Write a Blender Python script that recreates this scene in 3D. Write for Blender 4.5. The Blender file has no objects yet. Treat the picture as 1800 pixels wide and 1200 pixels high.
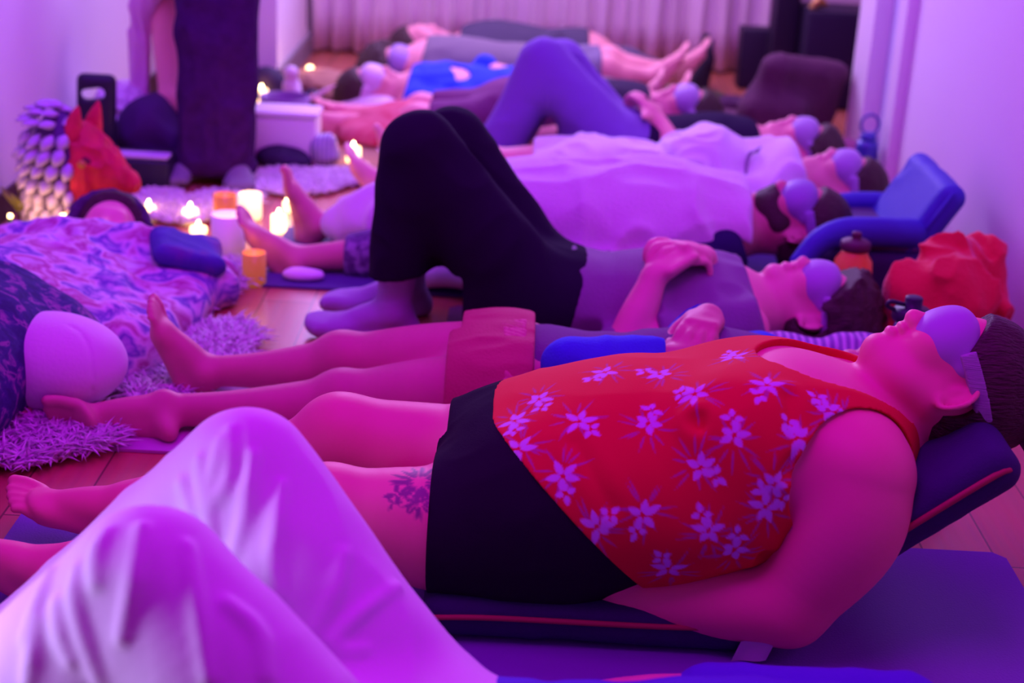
import bpy, bmesh, math, random
import numpy as np
from mathutils import Matrix, Vector
random.seed(7); np.random.seed(7)
SC = bpy.context.scene
COL = SC.collection
QF = 1.0          # voxel size factor of all sculpted meshes

# ------------------------------------------------------------------ camera
CAM_H = 1.265; TILT = math.radians(20.4); ROLL = math.radians(3.0); FPX = 2700.0
V = lambda *a: np.array(a, float)
FW = V(0, math.cos(TILT), -math.sin(TILT))
_r0 = V(1, 0, 0); _u0 = V(0, math.sin(TILT), math.cos(TILT))
RT = math.cos(ROLL)*_r0 + math.sin(ROLL)*_u0
UP = math.cos(ROLL)*_u0 - math.sin(ROLL)*_r0
CPOS = V(0, 0, CAM_H)
def ray(px, py): return FW*FPX + (px-900)*RT - (py-600)*UP
def A(px, py, Y):                    # point seen at a pixel, at distance Y down the room
    d = ray(px, py); return CPOS + d*(Y/d[1])
def Z(px, py, z=0.0):                # point seen at a pixel, at height z
    d = ray(px, py); return CPOS + d*((z-CAM_H)/d[2])
def PXM(p):                          # pixels per metre at a point
    return FPX/float((np.asarray(p)-CPOS) @ FW)
cam_d = bpy.data.cameras.new('camera'); cam = bpy.data.objects.new('camera', cam_d); COL.objects.link(cam)
cam_d.sensor_width = 36.0; cam_d.lens = FPX/1800*36.0; cam_d.clip_start = 0.05
M4 = Matrix(((RT[0], UP[0], -FW[0], 0), (RT[1], UP[1], -FW[1], 0), (RT[2], UP[2], -FW[2], CAM_H), (0, 0, 0, 1)))
cam.matrix_world = M4
cam_d.dof.use_dof = True; cam_d.dof.focus_distance = 2.52; cam_d.dof.aperture_fstop = 2.7
SC.camera = cam

# ------------------------------------------------------------------ world, lamps, exposure
SC.view_settings.view_transform = 'Standard'; SC.view_settings.look = 'None'
SC.view_settings.exposure = 0.0; SC.view_settings.gamma = 1.0; SC.view_settings.use_curve_mapping = False
W = bpy.data.worlds.new('world'); SC.world = W; W.use_nodes = True
W.node_tree.nodes['Background'].inputs[0].default_value = (0.30, 0.0, 0.80, 1)
W.node_tree.nodes['Background'].inputs[1].default_value = 0.17
def area(name, loc, target, size, color, power, sy=None, spread=180):
    d = bpy.data.lights.new(name, 'AREA'); d.energy = power; d.color = color
    d.shape = 'RECTANGLE'; d.size = size; d.size_y = sy or size; d.spread = math.radians(spread)
    o = bpy.data.objects.new(name, d); COL.objects.link(o); o.location = loc
    o.rotation_euler = (Vector(target)-Vector(loc)).to_track_quat('-Z', 'Y').to_euler(); return o
# violet stage washes over the near sleepers, whiter lavender lamps at the far end, then added fills
area('violet_wash', (-0.1, 1.75, 2.7), (-0.1, 2.7, 0.1), 1.2, (0.66, 0.0, 1.0), 33)
area('overhead_wash', (0.0, 3.6, 2.7), (0, 3.6, 0), 2.0, (0.46, 0.0, 1.0), 30)
area('back_lamp', (-0.2, 6.85, 1.55), (-0.3, 3.0, 0.2), 1.4, (0.54, 0.36, 1.0), 50, 0.7, 150)
area('far_lamp', (0.2, 5.9, 2.5), (0.2, 7.0, 0.3), 1.4, (0.50, 0.26, 0.88), 42)
area('curtain_fill', (0.1, 6.7, 2.5), (0.1, 7.1, 0.4), 0.3, (1.0, 0.62, 0.50), 7, 1.6, 110)  # added fill that warms and brightens the curtains
area('wall_fill_right', (0.7, 3.6, 2.6), (1.25, 4.2, 0.8), 0.5, (0.20, 0.20, 1.0), 2.5, 1.2, 90)  # no fixture here: added light to brighten the right wall
area('wall_fill_left', (-0.9, 3.6, 2.6), (-1.46, 4.4, 0.8), 0.5, (0.16, 0.06, 1.0), 12, 1.2, 90)  # added in the same way to brighten the left wall
area('low_fill_left', (-1.36, 1.30, 0.42), (-0.45, 1.5, 0.30), 0.25, (0.58, 0.42, 1.0), 1.5, None, 60)  # added, narrow and low, to put highlights on the white trousers only

# ------------------------------------------------------------------ materials (all procedural)
_mats = {}
def mat(name, col, rough=0.8, bump=0.0, bscale=60.0, var=0.0, vscale=8.0, spec=0.3, sheen=0.0, metal=0.0, emit=None, estr=0.0,
        trans=0.0, stretch=None):
    if name in _mats: return _mats[name]
    m = bpy.data.materials.new(name); m.use_nodes = True; nt = m.node_tree; b = nt.nodes['Principled BSDF']
    b.inputs['Base Color'].default_value = (*col, 1); b.inputs['Roughness'].default_value = rough
    b.inputs['Specular IOR Level'].default_value = spec; b.inputs['Metallic'].default_value = metal
    b.inputs['Sheen Weight'].default_value = sheen; b.inputs['Transmission Weight'].default_value = trans
    if emit: b.inputs['Emission Color'].default_value = (*emit, 1); b.inputs['Emission Strength'].default_value = estr
    tc = nt.nodes.new('ShaderNodeTexCoord'); src = tc.outputs['Object']
    if stretch:
        mp = nt.nodes.new('ShaderNodeMapping'); mp.inputs['Scale'].default_value = stretch
        nt.links.new(src, mp.inputs[0]); src = mp.outputs[0]
    if var:
        n = nt.nodes.new('ShaderNodeTexNoise'); n.inputs['Scale'].default_value = vscale; n.inputs['Detail'].default_value = 4
        mx = nt.nodes.new('ShaderNodeMix'); mx.data_type = 'RGBA'
        mx.inputs['A'].default_value = (*[c*(1-var) for c in col], 1); mx.inputs['B'].default_value = (*[min(1, c*(1+var)) for c in col], 1)
        nt.links.new(src, n.inputs['Vector']); nt.links.new(n.outputs[0], mx.inputs['Factor']); nt.links.new(mx.outputs['Result'], b.inputs['Base Color'])
    if bump:
        n = nt.nodes.new('ShaderNodeTexNoise'); n.inputs['Scale'].default_value = bscale; n.inputs['Detail'].default_value = 3
        bp = nt.nodes.new('ShaderNodeBump'); bp.inputs['Strength'].default_value = bump; bp.inputs['Distance'].default_value = 0.01
        nt.links.new(src, n.inputs['Vector']); nt.links.new(n.outputs[0], bp.inputs['Height']); nt.links.new(bp.outputs[0], b.inputs['Normal'])
    _mats[name] = m; return m
def attr_mat(name, base, prints, rough=0.8, bump=0.05, bscale=200):
    """base colour with printed patterns read from float attributes: prints = [(attr, colour), ...]"""
    m = mat(name, base, rough, bump, bscale); nt = m.node_tree; b = nt.nodes['Principled BSDF']
    prev = None
    for an, c in prints:
        at = nt.nodes.new('ShaderNodeAttribute'); at.attribute_name = an
        mx = nt.nodes.new('ShaderNodeMix'); mx.data_type = 'RGBA'; mx.inputs['A'].default_value = (*base, 1); mx.inputs['B'].default_value = (*c, 1)
        if prev: nt.links.new(prev, mx.inputs['A'])
        nt.links.new(at.outputs['Fac'], mx.inputs['Factor']); prev = mx.outputs['Result']
    nt.links.new(prev, b.inputs['Base Color']); return m
def pattern_mat(name, cols, scale, kind='noise', stretch=(1, 1, 1), rough=0.9, stops=None):
    """woven or printed cloth: several colours picked by a procedural pattern"""
    m = mat(name, cols[0], rough, 0.15, 90); nt = m.node_tree; b = nt.nodes['Principled BSDF']
    tc = nt.nodes.new('ShaderNodeTexCoord'); mp = nt.nodes.new('ShaderNodeMapping'); mp.inputs['Scale'].default_value = stretch
    nt.links.new(tc.outputs['Object'], mp.inputs[0])
    if kind == 'noise':
        n = nt.nodes.new('ShaderNodeTexNoise'); n.inputs['Scale'].default_value = scale; n.inputs['Detail'].default_value = 3; n.inputs['Distortion'].default_value = 0.6
        out = n.outputs[0]
    elif kind == 'voronoi':
        n = nt.nodes.new('ShaderNodeTexVoronoi'); n.inputs['Scale'].default_value = scale; out = n.outputs['Color']
    else:
        n = nt.nodes.new('ShaderNodeTexWave'); n.inputs['Scale'].default_value = scale; n.inputs['Distortion'].default_value = 0.8; out = n.outputs[0]
    nt.links.new(mp.outputs[0], n.inputs['Vector'])
    cr = nt.nodes.new('ShaderNodeValToRGB'); cr.color_ramp.interpolation = 'LINEAR'
    stops = stops or [0.3+0.4*i/max(1, len(cols)-1) for i in range(len(cols))]
    while len(cr.color_ramp.elements) < len(cols): cr.color_ramp.elements.new(0.5)
    for e, c, s in zip(cr.color_ramp.elements, cols, stops): e.position = s; e.color = (*c, 1)
    nt.links.new(out, cr.inputs[0]); nt.links.new(cr.outputs[0], b.inputs['Base Color']); return m

# ------------------------------------------------------------------ objects, labels, parents
def link(name, me, m=None, parent=None, smooth=True):
    o = bpy.data.objects.new(name, me); COL.objects.link(o)
    if m: me.materials.append(m)
    if smooth and len(me.polygons): me.polygons.foreach_set('use_smooth', [True]*len(me.polygons))
    if parent is not None:
        o.parent = parent; o.matrix_parent_inverse = Matrix.Translation(parent.location).inverted() if parent.rotation_euler.z == 0 else parent.matrix_basis.inverted()
    return o
def tag(o, label, cat, group=None, kind=None):
    o['label'] = label; o['category'] = cat
    if group: o['group'] = group
    if kind: o['kind'] = kind
    return o
def thing(name, label, cat, loc, group=None):
    o = bpy.data.objects.new(name, None); COL.objects.link(o); o.location = [float(x) for x in loc]; o.empty_display_size = 0.05
    return tag(o, label, cat, group)
def struct(o): o['kind'] = 'structure'; return o
def clone(root, loc, label=None, rz=None):
    r = root.copy(); COL.objects.link(r); off = Vector([float(x) for x in loc])
    for ch in list(root.children):
        c = ch.copy(); COL.objects.link(c); c.parent = r
        for g in ch.children:
            d = g.copy(); COL.objects.link(d); d.parent = c
    r.location = off
    if rz is not None: r.rotation_euler.z = rz
    if label: r['label'] = label
    return r
def bm_obj(name, bm, m=None, parent=None, smooth=True):
    bmesh.ops.recalc_face_normals(bm, faces=bm.faces)
    me = bpy.data.meshes.new(name); bm.to_mesh(me); bm.free(); return link(name, me, m, parent, smooth)
def mesh_obj(name, verts, faces, m=None, parent=None, smooth=True):
    me = bpy.data.meshes.new(name); me.from_pydata([tuple(v) for v in verts], [], [tuple(f) for f in faces]); me.update()
    return link(name, me, m, parent, smooth)
def box_bm(c, size, bev=0.0, R=None, bm=None, seg=2):
    b = bmesh.new(); bmesh.ops.create_cube(b, size=1.0)
    bmesh.ops.scale(b, vec=size, verts=b.verts)
    if bev: bmesh.ops.bevel(b, geom=b.edges[:], offset=bev, segments=seg, affect='EDGES', profile=0.6)
    if R is not None: bmesh.ops.rotate(b, cent=(0, 0, 0), matrix=R, verts=b.verts)
    bmesh.ops.translate(b, vec=[float(x) for x in c], verts=b.verts)
    if bm is None: return b
    me = bpy.data.meshes.new('t'); b.to_mesh(me); b.free(); bm.from_mesh(me); bpy.data.meshes.remove(me); return bm
def lathe_bm(c, prof, n=32, R=None, close=True):
    b = bmesh.new(); rings = []
    for r, z in prof:
        rings.append([b.verts.new((max(r, 1e-5)*math.cos(2*math.pi*i/n), max(r, 1e-5)*math.sin(2*math.pi*i/n), z)) for i in range(n)])
    for a, d in zip(rings, rings[1:]):
        for i in range(n): b.faces.new((a[i], a[(i+1) % n], d[(i+1) % n], d[i]))
    if close: b.faces.new(rings[0][::-1]); b.faces.new(rings[-1])
    if R is not None: bmesh.ops.rotate(b, cent=(0, 0, 0), matrix=R, verts=b.verts)
    bmesh.ops.translate(b, vec=[float(x) for x in c], verts=b.verts); return b
def spline(pts, n=8):
    """Catmull-Rom through rows of any width"""
    p = np.asarray(pts, float)
    if len(p) < 3: return np.array([p[0]*(1-t)+p[-1]*t for t in np.linspace(0, 1, n+1)])
    q = np.vstack([2*p[0]-p[1], p, 2*p[-1]-p[-2]]); out = []
    for i in range(1, len(q)-2):
        for t in np.linspace(0, 1, n, endpoint=False):
            a, b, c, d = q[i-1], q[i], q[i+1], q[i+2]
            out.append(0.5*((2*b)+(-a+c)*t+(2*a-5*b+4*c-d)*t*t+(-a+3*b-3*c+d)*t**3))
    out.append(p[-1]); return np.array(out)
def tube_bm(pts, rad, n=10, bm=None, closed=False):
    pts = [np.asarray(p, float) for p in pts]; bm = bm or bmesh.new()
    N = len(pts); rr = rad if hasattr(rad, '__len__') else [rad]*N; rings = []
    ref = V(0.13, 0.27, 0.95)
    for i, p in enumerate(pts):
        t = (pts[(i+1) % N]-pts[i-1]) if closed else pts[min(i+1, N-1)]-pts[max(i-1, 0)]
        t = t/(np.linalg.norm(t)+1e-9); a = np.cross(t, ref); a /= np.linalg.norm(a)+1e-9; b = np.cross(t, a)
        rings.append([bm.verts.new(p+rr[i]*(math.cos(2*math.pi*k/n)*a+math.sin(2*math.pi*k/n)*b)) for k in range(n)])
    for i in range(N if closed else N-1):
        A_, B_ = rings[i], rings[(i+1) % N]
        for k in range(n): bm.faces.new((A_[k], A_[(k+1) % n], B_[(k+1) % n], B_[k]))
    if not closed: bm.faces.new(rings[0][::-1]); bm.faces.new(rings[-1])
    return bm

# ------------------------------------------------------------------ sculpting: smooth unions of tapered limbs, meshed by surface nets
def unit(v): v = np.asarray(v, float); return v/(np.linalg.norm(v)+1e-12)
def _hash(ix, iy, iz, s):
    h = (ix*374761393 + iy*668265263 + iz*2147483647 + s*974634211) & 0xffffffff
    h = ((h ^ (h >> 13))*1274126177) & 0xffffffff
    return ((h ^ (h >> 16)) & 0xffff)/65535.0*2-1
def noise(P, s=0):
    P = np.asarray(P, float); f = np.floor(P); t = P-f; t = t*t*t*(t*(t*6-15)+10); i = f.astype(np.int64); r = 0
    for dx in (0, 1):
        for dy in (0, 1):
            for dz in (0, 1):
                w = (t[:, 0] if dx else 1-t[:, 0])*(t[:, 1] if dy else 1-t[:, 1])*(t[:, 2] if dz else 1-t[:, 2])
                r = r+w*_hash(i[:, 0]+dx, i[:, 1]+dy, i[:, 2]+dz, s)
    return r
def ridge(P, s=0): return 1-np.abs(noise(P, s))*2
def smin(a, b, k):
    if k <= 0: return np.minimum(a, b)
    h = np.maximum(k-np.abs(a-b), 0)/k
    return np.minimum(a, b)-h*h*k*0.25
class S:
    def __init__(s, base=None): s.p = list(base.p) if base else []
    def add(s, kind, tg, k, op, lo, hi, *a): s.p.append((kind, tg, k, op, np.asarray(lo, float), np.asarray(hi, float), a)); return s
    def tube(s, pts, rad, k=0.03, tg='', sq=None, n=10, op='u'):
        rows = spline([list(p)+[r] for p, r in zip(pts, rad)], n) if len(pts) > 2 else np.array([list(p)+[r] for p, r in zip(pts, rad)], float)
        m = rows[:, 3].max(); return s.add('tube', tg, k, op, rows[:, :3].min(0)-m, rows[:, :3].max(0)+m, rows, sq)
    def ell(s, c, r, ax=None, k=0.03, tg='', op='u'):
        c = np.asarray(c, float); R = np.eye(3) if ax is None else np.array([unit(a) for a in ax]); m = max(r)
        return s.add('ell', tg, k, op, c-m, c+m, c, np.asarray(r, float), R)
    def rbox(s, c, hs, ax=None, rd=0.01, k=0.0, tg='', op='u'):
        c = np.asarray(c, float); R = np.eye(3) if ax is None else np.array([unit(a) for a in ax]); m = float(np.linalg.norm(hs))
        return s.add('box', tg, k, op, c-m, c+m, c, np.asarray(hs, float), R, rd)
    def pick(s, *tags): r = S(); r.p = [q for q in s.p if q[1] in tags]; return r
    def plus(s, o): s.p += o.p; return s
    @staticmethod
    def dist(q, X, Y, Zc):
        kind, a = q[0], q[6]
        if kind == 'tube':
            rows, sq = a; d = None
            for i in range(len(rows)-1):
                p, e = rows[i, :3], rows[i+1, :3]-rows[i, :3]; L = float(e@e)+1e-12
                vx, vy, vz = X-p[0], Y-p[1], Zc-p[2]
                t = np.clip((vx*e[0]+vy*e[1]+vz*e[2])/L, 0, 1)
                vx = vx-t*e[0]; vy = vy-t*e[1]; vz = vz-t*e[2]; w = vx*vx+vy*vy+vz*vz
                if sq is not None:
                    n, f = sq; vn = vx*n[0]+vy*n[1]+vz*n[2]; w = w+vn*vn*(f*f-1)
                g = np.sqrt(w)-(rows[i, 3]+(rows[i+1, 3]-rows[i, 3])*t); d = g if d is None else np.minimum(d, g)
            return d
        if kind == 'ell':
            c, r, R = a; x, y, z = X-c[0], Y-c[1], Zc-c[2]
            u = [(R[i, 0]*x+R[i, 1]*y+R[i, 2]*z) for i in range(3)]
            k0 = np.sqrt(sum((u[i]/r[i])**2 for i in range(3)))+1e-9; k1 = np.sqrt(sum((u[i]/r[i]**2)**2 for i in range(3)))+1e-9
            return k0*(k0-1)/k1
        c, hs, R, rd = a; x, y, z = X-c[0], Y-c[1], Zc-c[2]
        u = [np.abs(R[i, 0]*x+R[i, 1]*y+R[i, 2]*z)-hs[i]+rd for i in range(3)]
        return np.sqrt(sum(np.maximum(w, 0)**2 for w in u))+np.minimum(np.maximum(np.maximum(u[0], u[1]), u[2]), 0)-rd
    def bounds(s):
        u = [q for q in s.p if q[3] == 'u']; return np.min([q[4] for q in u], 0), np.max([q[5] for q in u], 0)
    def grid(s, ax, infl=0.0, h=0.01):
        d = np.full([len(a) for a in ax], 0.5, np.float32)
        for q in s.p:
            mg = q[2]+infl+3*h; sl = []; ok = True
            for i in range(3):
                i0 = np.searchsorted(ax[i], q[4][i]-mg); i1 = np.searchsorted(ax[i], q[5][i]+mg)
                ok &= i1 > i0; sl.append(slice(i0, i1))
            if not ok: continue
            g = S.dist(q, ax[0][sl[0]][:, None, None], ax[1][sl[1]][None, :, None], ax[2][sl[2]][None, None, :]).astype(np.float32)
            sl = tuple(sl)
            d[sl] = smin(d[sl], g, q[2]) if q[3] == 'u' else -smin(-d[sl], g, q[2])
        return d
    def at(s, P):
        P = np.atleast_2d(P); d = np.full(len(P), 0.5)
        for q in s.p:
            g = S.dist(q, P[:, 0], P[:, 1], P[:, 2]); d = smin(d, g, q[2]) if q[3] == 'u' else -smin(-d, g, q[2])
        return d
    def hit(s, px, py, off=0.0, t0=1.0):      # where the line of sight through a pixel meets the surface
        d = unit(ray(px, py)); t = t0
        for _ in range(160):
            v = float(s.at(CPOS+d*t)[0])-off
            if v < 0.0004: break
            t += max(v*0.8, 0.0004)
            if t > 9: return None
        return CPOS+d*t
    def grad(s, p):
        e = 0.003; return unit([s.at(p+e*np.eye(3)[i])[0]-s.at(p-e*np.eye(3)[i])[0] for i in range(3)])
def cut(pt, n, R=None):
    pt = np.asarray(pt, float); n = unit(n)
    def f(P, d):
        g = (P-pt)@n
        if R is None: return np.maximum(d, g)
        return np.where(((P-pt)**2).sum(1) < R*R, np.maximum(d, g), d)
    return f
def nets(d, ax):
    """naive surface nets"""
    s = d < 0; n = d.shape
    c = [s[i:n[0]-1+i, j:n[1]-1+j, k:n[2]-1+k] for i in (0, 1) for j in (0, 1) for k in (0, 1)]
    al = c[0].copy(); an = c[0].copy()
    for q in c[1:]: al &= q; an |= q
    act = an & ~al; idx = np.argwhere(act)
    if not len(idx): return np.zeros((0, 3)), np.zeros((0, 4), int)
    vid = -np.ones(act.shape, np.int64); vid[act] = np.arange(len(idx))
    cor = {}
    for i in (0, 1):
        for j in (0, 1):
            for k in (0, 1): cor[i, j, k] = d[idx[:, 0]+i, idx[:, 1]+j, idx[:, 2]+k].astype(float)
    acc = np.zeros((len(idx), 3)); cnt = np.zeros(len(idx))
    for a in cor:
        for x in range(3):
            if a[x] == 0:
                b = list(a); b[x] = 1; b = tuple(b); da, db = cor[a], cor[b]; cr = (da < 0) != (db < 0)
                t = np.where(cr, da/np.where(cr, da-db, 1), 0); p = np.array(a, float)[None]+np.zeros((len(idx), 3)); p[:, x] += t
                acc[cr] += p[cr]; cnt += cr
    loc = acc/cnt[:, None]+idx; V_ = np.stack([np.interp(loc[:, i], np.arange(n[i]), ax[i]) for i in range(3)], 1)
    F_ = []
    for x in range(3):
        y, z = (x+1) % 3, (x+2) % 3
        sa = [slice(None)]*3; sb = [slice(None)]*3; sa[x] = slice(0, -1); sb[x] = slice(1, None)
        e0, e1 = s[tuple(sa)], s[tuple(sb)]; ch = np.argwhere(e0 != e1)
        ch = ch[(ch[:, y] > 0) & (ch[:, z] > 0) & (ch[:, y] < n[y]-1) & (ch[:, z] < n[z]-1)]
        if not len(ch): continue
        fl = e0[tuple(ch.T)]; q = []
        for dy, dz in ((1, 1), (0, 1), (0, 0), (1, 0)):
            w = ch.copy(); w[:, y] -= dy; w[:, z] -= dz; q.append(vid[tuple(w.T)])
        q = np.stack(q, 1); q[~fl] = q[~fl][:, ::-1]; F_.append(q)
    return V_, np.vstack(F_)
def relax(v, f, it, lam=0.5):
    e = np.vstack([f[:, [0, 1]], f[:, [1, 2]], f[:, [2, 3]], f[:, [3, 0]]]); e = np.vstack([e, e[:, ::-1]]); n = len(v)
    deg = np.maximum(np.bincount(e[:, 0], minlength=n), 1)[:, None]
    for _ in range(it):
        v = v+lam*(np.stack([np.bincount(e[:, 0], v[e[:, 1], i], n) for i in range(3)], 1)/deg-v)
    return v
def sculpt(name, s, h, m, parent=None, infl=0.0, post=(), it=2, paint=None, zmin=None, band=0.06):
    h = h*QF; lo, hi = s.bounds(); lo = lo-infl-0.02-2*h; hi = hi+infl+0.02+2*h
    ax = [np.arange(lo[i], hi[i]+h, h) for i in range(3)]
    d = s.grid(ax, infl, h)-np.float32(infl)
    if post or zmin is not None:
        ii = np.nonzero((d < band) & (d > -band*1.5) if not any(getattr(p, 'deep', 0) for p in post) and False else (d < band)); P = np.stack([ax[i][ii[i]] for i in range(3)], 1); g = d[ii].astype(float)
        for f in post: g = f(P, g)
        if zmin is not None: g = np.maximum(g, zmin-P[:, 2])
        d[ii] = g
    for i in range(3):                                    # closed at the borders
        sl = [slice(None)]*3; sl[i] = 0; d[tuple(sl)] = 0.5; sl[i] = -1; d[tuple(sl)] = 0.5
    v, f = nets(d, ax); v = relax(v, f, it) if len(v) else v
    me = bpy.data.meshes.new(name); me.vertices.add(len(v)); me.vertices.foreach_set('co', v.astype(np.float32).ravel())
    me.loops.add(f.size); me.loops.foreach_set('vertex_index', f.astype(np.int32).ravel())
    me.polygons.add(len(f)); me.polygons.foreach_set('loop_start', np.arange(0, f.size, 4, dtype=np.int32))
    me.update(calc_edges=True); me.validate()
    if paint:
        for an, fn in paint.items():
            at = me.attributes.new(an, 'FLOAT', 'POINT'); at.data.foreach_set('value', np.clip(fn(v), 0, 1).astype(np.float32))
    return link(name, me, m, parent)
def wrinkle(amp, fx=(18, 18, 18), s=0, R=None, gate=None):
    fx = np.asarray(fx, float)
    def f(P, d):
        Q = P if R is None else P@np.asarray(R).T
        w = ridge(Q*fx+0.7*noise(P*6, s+5)[:, None], s)*amp
        if gate: w = w*gate(P)
        return d-w
    return f

# ------------------------------------------------------------------ anatomy
def limb_leg(s, hip, knee, ankle, rt=0.085, rk=0.056, rc=0.054, ra=0.033, back=None, tg='leg'):
    hip, knee, ankle = map(np.asarray, (hip, knee, ankle)); b = V(0, 0, 0) if back is None else unit(back)*0.012
    s.tube([hip, hip*.5+knee*.5, knee], [rt, rt*.86+rk*.08, rk], 0.03, tg)
    s.tube([knee, knee*.68+ankle*.32+b, knee*.35+ankle*.65+b*.5, ankle], [rk*.97, rc, rc*.72, ra], 0.02, tg)
    s.ell(knee+(0 if back is None else -unit(back)*0.012), (rk*.95,)*3, None, 0.03, tg)
def foot(s, ankle, sole, toe, side, L=0.25, tg='foot', big=1):
    """sole = way the sole faces, toe = way the toes point, side = towards the big toe"""
    n, t = unit(sole), unit(toe); b = unit(side); a = np.asarray(ankle, float); q = L/0.25; ax = (t, b, n)
    s.ell(a+q*(n*.038-t*.026), (.036*q, .031*q, .036*q), ax, .025, tg)
    s.tube([a+q*(n*.012), a+q*(n*.028+t*.05), a+q*(n*.050+t*.112)], [.036*q, .032*q, .020*q], .02, tg, (b, .9))
    s.tube([a+q*(n*.055-t*.02-b*.012), a+q*(n*.060+t*.06-b*.018), a+q*(n*.062+t*.115-b*.022)], [.02*q, .016*q, .015*q], .02, tg)
    s.ell(a+q*(n*.056+t*.118), (.034*q, .042*q, .017*q), ax, .02, tg)
    for i, (o, ln, r) in enumerate(((.031, .052, .0125), (.010, .052, .0095), (-.006, .046, .009), (-.020, .039, .0085), (-.033, .030, .008))):
        p = a+q*(n*.058+t*.135+b*o*1.0); e = p+q*(t*ln*.55-n*.004)
        s.tube([p, e, e+q*(t*ln*.38+n*.004)], [r*q, r*.95*q, r*.98*q], .006, tg)
    for sgn in (1, -1): s.ell(a+b*.027*q*sgn, (.017*q,)*3, None, .02, tg)
def hand(s, w, d, n, side, curl=(.35, .45, .35), spread=.0, q=1.0, tg='hand', thumb=0.5):
    """d = way the fingers point, n = way the palm faces, side = towards the thumb"""
    w = np.asarray(w, float); d, n, b = unit(d), unit(n), unit(side)
    s.tube([w, w+q*d*.03], [.027*q, .03*q], .02, tg, (n, 1.4))
    s.rbox(w+q*d*.05, (.046*q, .039*q, .0135*q), (d, b, n), .013*q, .015, tg)
    for i, (o, ln, r) in enumerate(((.030, .074, .0095), (.010, .082, .0098), (-.010, .076, .0093), (-.029, .060, .0083))):
        p = w+q*(d*(.090-abs(o-.005)*.18)+b*o); dr = unit(d+b*spread*o*18); pts = [p]; ang = 0
        for j, fr in enumerate((.45, .31, .24)):
            ang += curl[j]; v = dr*math.cos(ang)+n*math.sin(ang); pts.append(pts[-1]+q*v*ln*fr)
        s.tube(pts, [r*q*1.05, r*q*1.02, r*q*.95, r*q*.85], .005, tg, n=3)
    p = w+q*(d*.022+b*.03+n*.004); v1 = unit(d*.75+b*.6+n*thumb); v2 = unit(d*.95+b*.15+n*thumb)
    s.tube([p, p+q*v1*.042, p+q*(v1*.042+v2*.028), p+q*(v1*.042+v2*.052)], [.0145*q, .0115*q, .0105*q, .009*q], .012, tg, n=3)
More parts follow.
